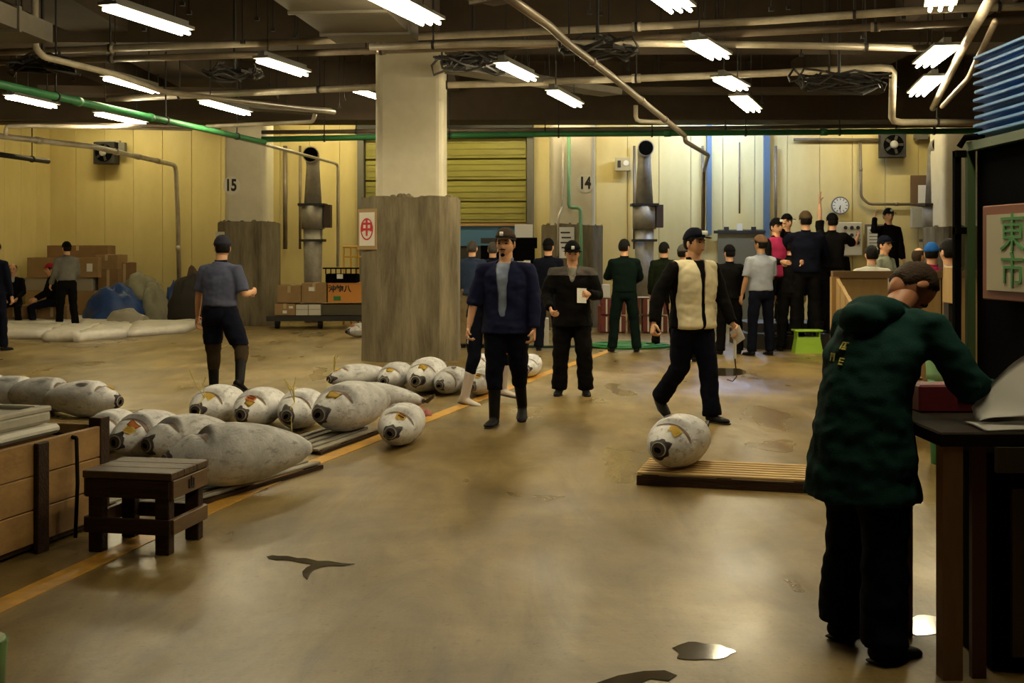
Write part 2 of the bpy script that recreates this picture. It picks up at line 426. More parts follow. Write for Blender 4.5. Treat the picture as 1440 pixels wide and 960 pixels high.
MB().box((x0+.06, -.06, 2.2), (.14, .16, 4.4)).obj('guide_rail', mat('rail_paint', (0.14, .13, .10), .5), t)
MB().box((x1-.06, -.06, 2.2), (.14, .16, 4.4)).obj('guide_rail', mat('rail_paint', (0.14, .13, .10), .5), t)
MB().box(((x0+x1)/2, -.1, zt+.2), (x1-x0, .3, .4)).obj('shutter_box', m_dark, t)
# opening under the shutter: flat sheets coloured dark for its shade, blue for its lighter band
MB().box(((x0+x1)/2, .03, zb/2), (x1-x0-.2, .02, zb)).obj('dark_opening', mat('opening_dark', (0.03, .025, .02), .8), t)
MB().box(((x0+x1)/2, 0, zb-.28), (x1-x0-.3, .02, .44)).obj('lighter_opening', mat('opening_blue', (0.05, 0.14, 0.24), .6), t)
# ---------------------------------------------------------------- lamps
LAMPS = [((150, 12), (262, 48), 'long tube lamp nearest the top left corner'),
 ((528, -6), (607, 34), 'long tube lamp at the top edge just left of the middle pillar'),
 ((366, 86), (428, 106), 'tube lamp above pillar 15, in front of its number'),
 ((150, 111), (220, 130), 'tube lamp above the green diagonal pipe'),
 ((12, 137), (76, 151), 'leftmost tube lamp, at the left edge under the green pipe'),
 ((137, 161), (202, 175), 'lowest of the tube lamps on the left, below the green diagonal pipe'),
 ((285, 144), (348, 161), 'tube lamp just left of the end of the green diagonal pipe'),
 ((500, 128), (545, 142), 'tube lamp half hidden behind the middle pillar'),
 ((704, 92), (748, 113), 'tube lamp just right of the middle pillar head'),
 ((775, 130), (813, 150), 'small tube lamp above pillar 14'),
 ((918, -14), (955, 14), 'triple tube lamp cut by the top edge right of centre'),
 ((980, 64), (1010, 80), 'triple tube lamp under the two long pale pipes, right of centre'),
 ((1014, 112), (1041, 126), 'small triple tube lamp, upper of the close pair'),
 ((1036, 137), (1061, 158), 'small triple tube lamp, lower of the close pair'),
 ((1333, 68), (1300, 94), 'triple tube lamp beside the slanting pipe on the right, upper one'),
 ((1317, 109), (1288, 136), 'triple tube lamp beside the slanting pipe on the right, lower one'),
 ((1330, -20), (1322, 14), 'narrow tube lamp cut by the top edge on the right')]
def lamp_proto(ln, tm, n=3, wd=.26):
    body = MB().box((0, 0, .05), (wd+.03, ln+.04, .03)).box((0, 0, .09), (.08, ln, .06)).mesh(); body.materials.append(m_lampbody)
    tb = MB().loft([(0, -ln/2, 0), (0, ln/2, 0)], .017, n=8).mesh(); tb.materials.append(tm)
    return body, tb
def lamp(c, ang, ln, tm, label, n=3, wd=.24, group=None):
    t = thing('ceiling_lamp', label, 'lamp', c, ang, group)
    body, tb = lamp_proto(ln, tm, n, .08*n)
    o = bpy.data.objects.new('housing', body); C.objects.link(o); o.parent = t
    for i in range(n):
        o = bpy.data.objects.new('tube', tb); C.objects.link(o); o.parent = t; o.location = ((i-(n-1)/2)*.085, 0, 0)
        for s in (-1, 1):
            pass
    for s in (-1, 1): MB().loft([(0, s*ln*.35, .1), (0, s*ln*.35, 5.0-c[2])], .008, n=5).obj('hanger', m_dark, t)
ZL = 3.62
for i, (a, b, lab) in enumerate(LAMPS):
    zl = 4.15 if 'half hidden' in lab else ZL
    A, B = F(a[0], a[1], zl), F(b[0], b[1], zl)
    mid = (A+B)/2; d = B-A
    d = d.normalized()
    if d.y < 0: d = -d
    # fixtures all hang parallel in one of two directions, 1.3 m long
    ang = math.atan2(-d.x, d.y)
    ang = max(-.42, min(.42, ang))
    lamp(mid, ang, max(1.0, min(1.6, (B-A).length*.97)), tube_on, lab, n=(2 if i < 10 and i != 1 else 3))
# unseen lamp added overhead, out of the frame, to light the foreground
for k, (X, Y) in enumerate(((1.0, 7.3),)):
    lamp(Vector((X, Y, ZL)), -.26, 1.3, tube_on, 'added overhead lamp out of view above the open floor')
for px, lab in ((330, 'added lamp above the rear beam brightening the far left pillar'), (790, 'added lamp above the rear beam brightening the pillar with the green pipe'), (1330, 'added lamp above the rear beam brightening the far right pillar')):  # hidden lamps added to brighten the far pillars
    c = P(px, 100, 23.5); c.z = 4.5; lamp(c, PI/2, 1.3, tube_on, lab, n=2)
lamp(Vector((1.55, 4.3, 3.45)), 0, 1.2, tube_on, 'overhead lamp out of view above the desk', n=3)
# wall washing lamps hidden above the rear beam
for i, (px, tm) in enumerate(((150, tube_wall), (290, tube_wall), (430, tube_wall), (560, tube_wall), (700, tube_wall), (860, tube_wall), (1010, tube_cool), (1085, tube_cool), (1230, tube_wall))):
    c = W(px, 166, 1.5); c.z = 4.62
    lamp(c, PI/2+WROT, 1.5, tm, ('wall lamp behind the rear beam above the cardboard boxes', 'wall lamp behind the rear beam left of pillar 15', 'wall lamp behind the rear beam above the left duct', 'wall lamp behind the rear beam above the shutter, left end', 'wall lamp behind the rear beam above the shutter, right end', 'wall lamp behind the rear beam above the middle duct', 'cool white wall lamp behind the rear beam, left one', 'cool white wall lamp behind the rear beam, right one', 'wall lamp behind the rear beam above the clock')[i], n=2)
# ================================================================ PIPES AND CEILING FITTINGS
def pipe(pts, r, m, label, name='pipe', hang=0, n=10, collars=0):
    """pts are world points; a fitting at each bend, couplings and hanger rods as parts"""
    pts = [Vector(p) for p in pts]
    t = thing(name, label, 'pipe', pts[0])
    o = pts[0]
    path = [pts[0]]
    for a, b, c in zip(pts, pts[1:], pts[2:]):       # soften bends
        u, v = (a-b), (c-b); d = min(u.length, v.length)*.3; d = min(d, r*3)
        path += [b+u.normalized()*d, b+(u.normalized()+v.normalized())*d*.25, b+v.normalized()*d]
    path.append(pts[-1])
    MB().loft([p-o for p in path], r, n=n).obj('run', m, t, smooth=True)
    for a, b in zip(pts, pts[1:]):
        d = b-a; L = d.length; dn = d.normalized()
        if collars:
            k = int(L/collars)
            for j in range(1, k+1):
                p = a+dn*(j*L/(k+1))-o
                MB().loft([p-dn*r*1.2, p+dn*r*1.2], r*1.25, n=n).obj('coupling', m, t, smooth=True)
        if hang and abs(dn.z) < .3:
            k = max(1, int(L/hang))
            for j in range(k):
                p = a+dn*((j+.5)*L/k)
                h = MB().loft([(p.x-o.x, p.y-o.y, p.z-o.z+r*.8), (p.x-o.x, p.y-o.y, 5.0-o.z)], .011, n=5)
                h.loft([p-o-dn*.015, p-o+dn*.015], r*1.35, n=n)
                h.obj('hanger', m_dark, t)
    return t
def R(lst, z): return [F(x, y, z) for x, y in lst]
pipe(R([(-40, 75), (360, 61), (720, 46), (1080, 29), (1330, 12), (1480, 8)], 3.95), .042, m_pipe, 'long pale pipe crossing the whole ceiling, topmost of the pair', hang=2.6, collars=2.2)
pipe(R([(-40, 89), (360, 77), (720, 65), (1000, 49), (1480, 26)], 3.85), .040, m_pipe2, 'long brown pipe just under the pale pipe that crosses the whole ceiling', hang=3.1, collars=3)
pipe(R([(520, 66), (700, 61), (900, 61), (1080, 63), (1352, 69)], 3.75), .038, m_pipe, 'pale pipe from the middle pillar head to the slanting pipe on the right', collars=2.4, hang=3)
pipe([P(1400, -14, 9.5), P(1354, 68, 12.9), P(1312, 152, 17.5)], .046, m_pipe, 'slanting pale pipe at the top right beside the two lit triple lamps')
pipe(R([(150, 139), (360, 130), (540, 122), (720, 117), (1080, 103), (1256, 94)], 3.9)+[P(1254, 172, 17.0), P(1380, 172, 17.2)], .050, m_pipe, 'pipe running behind the middle pillar and dropping in an elbow at the right', hang=3.4, collars=3)
pipe([P(368, 196, 22.0), P(720, 189, 22.0), P(1380, 184, 21.8)], .052, m_green, 'long level green pipe in front of the back wall', name='green_pipe', hang=1.6, collars=3)
pipe([P(368, 186, 22.3), P(900, 181, 22.2), P(1380, 176, 22.2)], .038, m_pipe2, 'brown pipe lying just above the long level green pipe', hang=2.4)
pipe([P(-30, 112, 12.0), P(290, 182, 18.5), P(372, 200, 20.5)], .045, m_green, 'green diagonal pipe at the upper left', name='green_pipe', collars=2.2, hang=2.2)
pipe([P(700, -14, 9.2), P(772, 36, 10.8), P(800, 62, 11.6), P(860, 107, 13.6), P(962, 190, 18.6)], .040, m_pipe2, 'brown diagonal pipe from the top edge down towards the back wall', collars=2.0)
pipe([P(963, 192, 18.8), P(964, 199, 18.9), P(996, 218, 20.8), P(990, 240, 24.8), P(989, 330, 25.0)], .036, m_pipe2, 'thin pipe going on from the brown diagonal pipe down to the wall')
pipe([P(49, -6, 12.5), P(50, 68, 12.6), P(62, 80, 12.7), P(160, 104, 14), P(230, 129, 15.6), P(470, 158, 19.5)], .036, m_pipe, 'pipe dropping from the ceiling at the top left, then running to the right')
pipe([P(-30, 172, 19.5), P(310, 179, 19.5)], .032, m_pipe2, 'thin level pipe above the far left wall, upper one')
pipe([P(8, 190, 18.5), P(9, 178, 18.5), P(40, 177, 18.5), P(270, 181, 20)], .034, m_pipe, 'pipe with a hooked end at the left edge')
pipe([P(-30, 188, 20), P(130, 206, 22), P(247, 232, 26.6), P(250, 300, 26.9), P(252, 398, 27.0)], .05, m_pipe, 'pipe that runs down the left back wall behind the blue tarpaulin', collars=1.5)
pipe([P(-30, 213, 22), P(68, 227, 24)], .05, m_dark, 'dark pipe stub on the left wall', hang=1.0)
pipe([P(300, 186, 20.5), P(360, 200, 21.5), P(470, 229, 26.0), P(475, 232, 26.2), P(475, 375, 26.3)], .03, m_pipe, 'thin pipe going down the wall right of the left exhaust duct')
pipe([P(290, 178, 19.4), P(440, 171, 19.4), P(443, 160, 19.4)], .034, m_pipe, 'short pipe with an upturned end left of the middle pillar')
pipe([P(894, 148, 18.5), P(894, 170, 18.5), P(940, 172, 18.6)], .034, m_pipe, 'short elbow pipe hanging above the middle exhaust duct')
pipe([P(1400, 30, 10.5), P(1362, 110, 13.5), P(1325, 150, 15.5)], .03, m_pipe2, 'thin slanting pipe behind the blue tray stack')
pipe([P(800, 190, 24.1), P(800, 292, 24.0), P(816, 292, 24.0), P(817, 340, 23.9), P(817, 400, 23.9)], .036, mat('pale_green_pipe', (0.13, 0.30, 0.14), .5), 'pale green pipe stepping down pillar 14', name='green_pipe')
pipe([P(792, 190, 24.2), P(791, 290, 24.2), P(785, 305, 23.9), P(784, 360, 23.9)], .022, m_pipe, 'thin pipe beside the pale green pipe on pillar 14')
for px, mt, lab in ((401, m_pipe2, 'dark conduit on the wall left of the left exhaust duct'), (422, m_pipe2, 'thin conduit on the wall touching the left exhaust duct'), (892, m_pipe2, 'conduit on the wall left of the middle exhaust duct'), (1091, m_pipe2, 'dark conduit on the pale wall right of the blue post'), (988, m_pipe2, 'conduit left of the first blue post')):
    a = W(px, 205, .1); b = W(px, 350, .1)
    pipe([a, b], .03 if px != 401 else .05, mt, lab, name='conduit')
pipe([W(1040, 200, .1), W(1040, 300, .1)], .018, m_pipe2, 'thin hanging conduit above the metal door', name='conduit', collars=1.2)
pipe([W(1210, 200, .1), W(1211, 277, .1), W(1222, 287, .1), W(1300, 287, .1)], .03, m_pipe2, 'conduit bending round to the brown notice board', name='conduit', collars=1.0)
pipe([W(1116, 196, .1), W(1250, 196, .1)], .03, m_pipe2, 'level conduit leading to the right exhaust fan', name='conduit')
for px, lab in ((997, 'blue post on the pale wall, left one'), (1078, 'blue post on the pale wall, right one')):
    a = W(px, 100, .12); b = W(px, 330 if px < 1000 else 452, .12); z0 = b.z if px < 1000 else 0
    o = MB().box((0, 0, (4.6+z0)/2), (.10 if px < 1000 else .12, .12, 4.6-z0)).obj('post', m_bluep); o.location = (a.x, a.y, 0); tag(o, lab, 'post')
# rectangular ducts and cable trays under the ceiling
def beambox(A, B, w, h, m, label, name='air_duct', cat='duct', seams=0, hang=True):
    A, B = Vector(A), Vector(B); d = (B-A); L = d.length; ang = math.atan2(d.y, d.x)
    t = thing(name, label, cat, A, ang)
    MB().box((L/2, 0, 0), (L, w, h)).obj('run', m, t)
    for j in range(seams):
        MB().box((L*(j+.5)/seams, 0, 0), (.05, w+.05, h+.05)).obj('flange', m, t)
    if hang:
        for j in range(max(1, int(L/2))):
            for s in (-1, 1): MB().loft([(L*(j+.5)/max(1, int(L/2)), s*w*.48, 0), (L*(j+.5)/max(1, int(L/2)), s*w*.48, 5.0-A.z)], .01, n=5).obj('hanger', m_dark, t)
    return t
beambox(P(400, -75, 9.6), P(530, 2, 13.0), .9, .34, m_duct, 'rectangular sheet metal duct at the top edge left of the middle pillar', seams=3)
beambox(P(600, -40, 9.6), P(725, -14, 10.4), .5, .16, m_beam, 'dark flat duct at the top edge right of the middle pillar', seams=2)
beambox(P(-90, 5, 11.0), P(20, 12, 12.5), .8, .2, m_duct, 'pale duct end at the top left corner', seams=1)
beambox(P(60, 128, 20), P(390, 122, 20.4), .6, .12, m_beam, 'dark cable tray between the left lamps', 'cable_tray', 'cable tray')
beambox(P(820, 128, 19.5), P(1240, 118, 19.5), .4, .08, m_ceil, 'dark cable tray behind the right lamps', 'cable_tray', 'cable tray')
beambox(P(330, 148, 20.6), P(460, 158, 21.6), .4, .10, m_duct, 'pale cable tray ending left of the middle pillar', 'cable_tray', 'cable tray')
beambox(P(640, 96, 16.0), P(860, 150, 18.4), .4, .10, m_duct, 'cable tray slanting behind the middle pillar head', 'cable_tray', 'cable tray')
rnd = random.Random(4)
V3 = lambda a, b, c: Vector((a, b, c))
def coil(c, R0, n, label, s=1):
    b = MB(); rr = random.Random(s)
    for k in range(n):
        pts = []; ph = rr.uniform(0, 6); q = R0*rr.uniform(.6, 1.1); ex = rr.uniform(.35, .7)
        for j in range(15):
            a = 2*PI*j/14+ph; pts.append((c[0]+q*1.3*math.cos(a)+.5*R0*noise.noise(V3(a*.8, k*3.1, s)), c[1]+rr.uniform(-.05, .05)+R0*noise.noise(V3(a*.7, k*1.7, s+9)), c[2]+q*ex*math.sin(a)*.22+.5*R0*noise.noise(V3(a, k*2.3, s+5))+.12*(k/n)))
        b.loft(pts, .016, n=5)
    b.loft([(c[0], c[1], c[2]), (c[0], c[1], 5.0)], .02, n=5)
    tag(b.obj('cable_bundle', m_dark), label, 'cables')
coil(P(665, 92, 14.8), .35, 9, 'dark cable bundle looped above the right side of the middle pillar', 1)
coil(P(330, 108, 14.6), .25, 7, 'dark cable bundle hanging between the left lamps', 2)
coil(P(60, 98, 13.5), .3, 7, 'dark cable bundle under the long pipes at the left', 3)
coil(P(840, 72, 13.0), .4, 7, 'dark cable bundle under the pipes right of the middle pillar', 4)
coil(P(1180, 120, 15.0), .4, 7, 'dark cable bundle above the clock', 5)
# loose threaded rods hanging from the ceiling: many, thin
b = MB()
for k in range(70):
    px = rnd.uniform(-20, 1360); Y = rnd.choice((10.5, 12.5, 14, 15.5, 18, 19.5, 21)); z = rnd.uniform(3.9, 4.6)
    X = (px-720)/FPX*Y
    b.loft([(X, Y, z), (X, Y, 5.0)], .009, n=5); b.box((X, Y, z), (.05, .05, .04))
tag(b.obj('hanging_rods', m_dark), 'thin threaded rods hanging from the dark ceiling', 'rods', kind='stuff')
# ================================================================ WALL FITTINGS
def exhaust(px, pyt, pyb, Y, wpx, label, low=None):
    """round exhaust stack with an open elbow, valve box and pipe to the floor"""
    p = P(px, pyt, Y); r = wpx/2/FPX*Y
    t = thing('exhaust_duct', label, 'duct', (p.x, Y, 0))
    zt = p.z
    Z = lambda py: EYE+(HOR-py)/FPX*Y
    MB().loft([(0, 0, Z(288)), (0, 0, zt-.18), (0, -.03, zt-.02), (0, -.12, zt+.04), (0, -.28, zt+.05)], [r*1.15, r*.85, r*.9, r*.95, r], n=18).obj('stack', m_steel, t, smooth=True)
    MB().loft([(0, -.275, zt+.05), (0, -.30, zt+.05)], r*1.04, n=18).obj('mouth_rim', m_steel, t)
    MB().loft([(0, -.301, zt+.05), (0, -.303, zt+.05)], r*.92, n=18).obj('mouth', m_black, t)
    MB().loft([(0, 0, Z(322)), (0, 0, Z(289))], r*1.5, n=18).obj('valve_drum', m_steel, t, smooth=True)
    MB().box((0, 0, Z(288)), (r*3.4, r*3, .05)).obj('flange', m_dark, t)
    MB().box((r*1.9, 0, Z(304)), (r*.9, r*1.6, Z(288)-Z(320))).obj('valve_frame', mat('rusty_iron', (0.06, 0.035, 0.02), .7), t)
    MB().loft([(0, 0, 0), (0, 0, Z(322))], [r*1.05, r*1.25], n=18).obj('lower_pipe', m_steel, t, smooth=True)
    MB().box((0, 0, Z(338)), (r*3, r*2.8, .05)).obj('flange', m_dark, t)
exhaust(440, 222, 0, 26.0, 22, 'exhaust duct with open round mouth, left of the shutter')
exhaust(906, 213, 0, 25.6, 22, 'exhaust duct with open round mouth, right of pillar 14')
exhaust(1314, 209, 0, 24.6, 22, 'exhaust duct with open round mouth, next to the far right pillar')
def fan(px, py, label, s=1.0):
    p = W(px, py, .1)
    t = thing('exhaust_fan', label, 'fan', p, WROT)
    MB().box((0, -.12, 0), (.5*s, .28, .5*s), bev=.01).obj('housing', m_dark, t)
    MB().loft([(0, -.26, 0), (0, -.29, 0)], .2*s, n=20).obj('guard_ring', m_black, t)
    MB().ell((0, -.32, 0), (.08*s, .05, .08*s)).obj('motor', mat('fan_motor', (0.35, .33, .3), .4), t)
    g = MB()
    for k in range(5):
        a = 2*PI*k/5; g.box((math.cos(a)*.11*s, -.30, math.sin(a)*.11*s), (.15*s, .01, .05*s), M=Matrix.Rotation(-a, 4, 'Y'))
    g.obj('blades', m_dark, t)
    MB().box((0, -.02, .27*s), (.56*s, .1, .05)).obj('bracket', m_pipe, t)
fan(153, 216, 'dark square exhaust fan high on the left back wall', 1.0)
fan(1253, 205, 'dark square exhaust fan high above the clock wall', 1.05)
b = MB().box((0, -.08, 0), (.14, .16, .26)).obj('wall_speaker', m_lampbody); b.location = W(174, 209, .1); tag(b, 'small grey box beside the left exhaust fan', 'box')
b = MB().box((0, -.08, 0), (.26, .16, .14)).obj('wall_light', m_lampbody); b.location = W(1293, 192, .1); tag(b, 'small grey box right of the fan above the clock', 'box')
t = thing('switch_box', 'cream switch box with dial on the wall left of the middle exhaust duct', 'switch box', W(876, 231, .1), WROT)
MB().box((0, -.06, 0), (.34, .12, .30), bev=.01).obj('case', mat('switch_cream', (0.42, .36, .2), .5), t)
MB().loft([(.07, -.12, .02), (.07, -.14, .02)], .06, n=14).obj('dial', m_plate, t); MB().box((-.08, -.13, 0), (.07, .02, .15)).obj('lever', m_dark, t)
# clock
t = thing('wall_clock', 'round wall clock with white face above the crowd', 'clock', W(1181, 289, .1), WROT)
MB().loft([(0, 0, 0), (0, -.07, 0)], .19, n=32).obj('rim', mat('clock_rim', (0.22, .21, .2), .3, .6), t)
ck = MB().loft([(0, -.07, 0), (0, -.075, 0)], .165, n=32).obj('dial', mat('clock_face', (0.8, .8, .75), .4), t)
for k in range(12):
    a = 2*PI*k/12; MB().box((.135*math.sin(a), -.079, .135*math.cos(a)), (.014, .004, .04), M=Matrix.Rotation(a, 4, 'Y')).obj('hour_mark', m_ink, ck)
MB().box((-.005, -.082, -.055), (.014, .004, .12), M=Matrix.Rotation(.1, 4, 'Y')).obj('minute_hand', m_ink, ck)
MB().box((-.012, -.084, -.04), (.016, .004, .09), M=Matrix.Rotation(.35, 4, 'Y')).obj('hour_hand', m_ink, ck)
# control panel
t = thing('control_panel', 'cream electrical control panel with rows of dials under the clock', 'control panel', W(1190, 336, .1), WROT)
MB().box((0, -.1, 0), (.62, .2, .72), bev=.02).obj('cabinet', mat('panel_cream', (0.55, .50, .36), .5), t)
for k in range(3):
    for j in range(4):
        if j < 3: MB().loft([(-.05+.13*k, -.2, .24-.16*j), (-.05+.13*k, -.23, .24-.16*j)], .04, n=10).obj('dial', m_ink, t)
MB().box((-.2, -.205, -.1), (.11, .02, .36)).obj('label_strip', mat('dark_red_strip', (0.14, .03, .02), .5), t)
MB().box((.02, -.205, -.02), (.5, .012, .012)).obj('seam', m_dark, t)
t = thing('notice_board', 'white sheet on a dark board beside the control panel', 'notice', W(1230, 335, .1), WROT)
MB().box((0, -.03, 0), (.42, .04, .60)).obj('board', m_pipe2, t); MB().box((0, -.06, 0), (.33, .01, .50)).obj('sheet', m_white, t)
for k in range(6): MB().box((0, -.068, .18-.07*k), (.25, .004, .018)).obj('line', m_lampbody, t)
t = thing('notice_board', 'brown board with blank white paper beside the right duct', 'notice', W(1297, 267, .1), WROT)
MB().box((0, -.03, 0), (.5, .05, .62)).obj('board', mat('board_brown', (0.15, .085, .04), .6), t); MB().box((.06, -.06, -.09), (.32, .01, .38)).obj('sheet', m_white, t)
t = thing('switch_box', 'grey metal switch box under the brown notice board', 'switch box', W(1292, 306, .1), WROT)
MB().box((0, -.09, 0), (.36, .18, .44), bev=.01).obj('case', mat('switch_grey', (0.38, .36, .28), .5), t); MB().box((.2, -.12, 0), (.08, .16, .30)).obj('handle_box', m_dark, t)
# metal door
t = struct('door_1', MB().box((0, 0, 1.0), (1.0, .06, 2.0)), mat('grey_door', (0.15, .14, .09), .5))
p = W(1042, 400, .12); t.location = (p.x, p.y, 0); t.rotation_euler = (0, 0, WROT)
t = thing('door_rail', 'dark sliding rail with two blocks over the metal door', 'rail', W(1040, 326, .15), WROT)
MB().box((0, 0, 0), (1.1, .1, .06)).obj('rail', m_dark, t)
for sx in (-.28, .3): MB().box((sx, 0, .06), (.1, .1, .10)).obj('block', m_dark, t)
MB().box((0, 0, .1), (.12, .08, .16)).obj('plate', m_plate, t)
# ================================================================ GOODS ON THE FLOOR AT THE BACK
def boxthing(name, label, cat, px0, px1, pyt, pyb, Y, dep, m, rz=0.0, extras=(), z0=None, group=None, lid=True):
    X0, X1 = (px0-720)/FPX*Y, (px1-720)/FPX*Y
    zt = EYE+(HOR-pyt)/FPX*Y; zb = EYE+(HOR-pyb)/FPX*Y if z0 is None else z0
    zb = max(zb, 0)
    wdt = X1-X0; h = zt-zb
    t = thing(name, label, cat, ((X0+X1)/2, Y+dep/2, zb), rz, group)
    MB().box((0, 0, h/2), (wdt, dep, h), bev=.006).obj('body', m, t)
    if lid:
        MB().box((0, 0, h+.004), (.06, dep, .006)).obj('tape', m_tape, t)
        MB().box((0, -dep/2-.003, h*.78), (.06, .005, h*.4)).obj('tape', m_tape, t)
        MB().box((0, 0, h+.001), (wdt, .012, .008)).obj('flap_seam', m_card2, t)
    for e in extras:
        kind, ex, ez, ew, eh, mm = e
        MB().box((ex*wdt, -dep/2-.006, ez*h), (ew*wdt, .006, eh*h)).obj(kind, mm, t)
    return t
boxthing('cardboard_box', 'flat wide cardboard box under the stacked cartons by the left wall', 'box', 36, 135, 409, 446, 26.0, .8, m_card)
boxthing('foam_box', 'long pale grey box between the cartons behind the seated men', 'box', 30, 130, 390, 409, 26.1, .7, mat('pale_box', (.34, .30, .22), .7), z0=EYE+(HOR-409)/FPX*26.0, lid=False)
boxthing('cardboard_box', 'cardboard box with a white label behind the red-capped man', 'box', 38, 138, 362, 390, 26.0, .8, m_card, z0=EYE+(HOR-390)/FPX*26.1, extras=(('label', .38, .5, .08, .4, m_white),))
boxthing('cardboard_box', 'topmost cardboard box of the pile by the left wall', 'box', 66, 152, 345, 357, 26.7, .5, m_card2, z0=EYE+(HOR-362)/FPX*26.0)
boxthing('cardboard_box', 'upright cardboard box right of the pile by the left wall', 'box', 138, 166, 378, 441, 26.2, .7, m_card2)
boxthing('cardboard_box', 'cardboard box lying on the upright one right of the pile', 'box', 134, 165, 358, 377, 26.2, .7, m_card, z0=EYE+(HOR-378)/FPX*26.2)
boxthing('cardboard_box', 'small carton leaning at the end of the pile near the tarpaulins', 'box', 166, 184, 369, 446, 26.5, .4, m_card2)
def lumps(name, label, cat, c, r, m, seed, n=1.0, cuts=(32, 20), amp=.18, parent=None, fr=2.2):
    b = bmesh.new(); bmesh.ops.create_uvsphere(b, u_segments=cuts[0], v_segments=cuts[1], radius=1)
    for v in b.verts:
        q = v.co.copy(); d = 1+amp*noise.noise(q*fr+Vector((seed*5, 0, 0)))+amp*.5*abs(noise.noise(q*fr*2.6+Vector((0, seed*5, 0))))
        v.co = Vector((q.x*r[0]*d, q.y*r[1]*d, max(-.02, q.z)*r[2]*d if q.z > 0 else q.z*.02))
    me = bpy.data.meshes.new('m'); b.to_mesh(me); b.free()
    o = link(name, me, parent, m, True); o.location = c
    if parent is None: tag(o, label, cat)
    return o
m_tarp = mat('blue_tarp', (0.02, 0.07, 0.26), .45, col2=(0.012, .045, .18), scale=5, bump=.4, bscale=14)
m_tarpg = mat('grey_tarp', (0.30, 0.28, 0.18), .7, col2=(0.20, .19, .13), scale=4, bump=.4, bscale=10)
lumps('blue_tarpaulin', 'crumpled blue tarpaulin heaped in front of the cartons', 'tarpaulin', F(162, 456), (.64, .45, .78), m_tarp, 3, amp=.3)
lumps('grey_tarpaulin', 'grey-green folded tarpaulin behind the blue one', 'tarpaulin', F(196, 451), (.55, .3, .98), m_tarpg, 5, amp=.25)
lumps('grey_sack', 'pale olive sack right of the blue tarpaulin', 'sack', F(218, 455), (.34, .25, .78), m_tarpg, 8, amp=.3)
lumps('white_sack', 'white sack at the foot of the blue tarpaulin', 'sack', F(178, 460), (.42, .2, .36), mat('dirty_white_sack', (.36, .33, .25), .7), 9, amp=.25)
lumps('blue_cloth', 'small blue bundle between the sacks and the dark poles', 'cloth', F(245, 450), (.22, .2, .75), m_tarp, 12, amp=.3)
lumps('dark_sack', 'dark sack pile leaning near pillar 15', 'sack', F(270, 455), (.50, .25, .95), mat('dark_sack', (.03, .024, .02), .8), 14, amp=.35)
lumps('brown_sack', 'brown sack on the dark pile near pillar 15', 'sack', F(272, 452), (.30, .25, 1.12), mat('brown_sack', (.09, .05, .025), .8), 15, amp=.16)
for k, (x0, y0, x1, y1, lab) in enumerate(((226, 449, 250, 400, 'first leaning pole beside the dark sacks'), (246, 449, 262, 392, 'second leaning pole beside the dark sacks'), (270, 449, 280, 395, 'third leaning pole beside the dark sacks'))):
    a = F(x0, y0+4); bb = P(x1, y1, a.y+.45)
    tag(MB().loft([a, bb], .035, n=6).obj('leaning_pole', mat('brown_pole', (.08, .05, .03), .6)), lab, 'pole')
# white wrapped sheets on the floor, left
m_sheet = mat('frosty_white_sheet', (0.80, 0.76, 0.68), .6, col2=(0.62, .58, .50), scale=4, bump=.5, bscale=9)
def slab(pts, h, label, seed, name='white_sheet', m=m_sheet, z0=0.0):
    n = len(pts); b = bmesh.new()
    cen = sum((F(*p, z0) for p in pts), Vector())/n
    ring = []
    for i in range(n):
        a, c = F(*pts[i], z0), F(*pts[(i+1) % n], z0)
        for k in range(6): ring.append(a.lerp(c, k/6)-cen)
    levels = [(1.0, 0), (1.02, h*.6), (.985, h), (.7, h*1.1), (.4, h*1.15)]
    rs = []
    for s, z in levels:
        rs.append([b.verts.new((p.x*s*(1+.03*noise.noise(p*2+Vector((seed, 0, z*9)))), p.y*s*(1+.03*noise.noise(p*2+Vector((0, seed, z*9)))), z*(1+.28*noise.noise(p*3*s+Vector((seed*3, 0, 0)))))) for p in ring])
    for a, c in zip(rs, rs[1:]):
        for j in range(len(a)): b.faces.new((a[j], a[(j+1) % len(a)], c[(j+1) % len(a)], c[j]))
    b.faces.new(rs[-1]); b.faces.new(rs[0][::-1])
    me = bpy.data.meshes.new('m'); b.to_mesh(me); b.free()
    o = link(name, me, None, m, True); o.location = cen
    return tag(o, label, 'sheet')
slab([(-40, 463), (100, 464), (125, 452), (-40, 450)], .14, 'white wrapped slab at the far left behind the others', 1)
slab([(105, 466), (180, 466), (185, 455), (115, 453)], .12, 'white wrapped slab behind, second from the left', 2)
slab([(-40, 476), (68, 477), (95, 466), (-40, 464)], .14, 'white wrapped slab in front at the left edge', 3)
slab([(60, 480), (112, 481), (140, 467), (88, 466)], .15, 'narrow white wrapped slab in front, second from the left', 4)
slab([(104, 481), (178, 475), (186, 466), (140, 465)], .15, 'white wrapped slab in front, third from the left', 5)
slab([(180, 474), (262, 468), (284, 458), (186, 458)], .13, 'rightmost white wrapped slab by the walking man', 6)
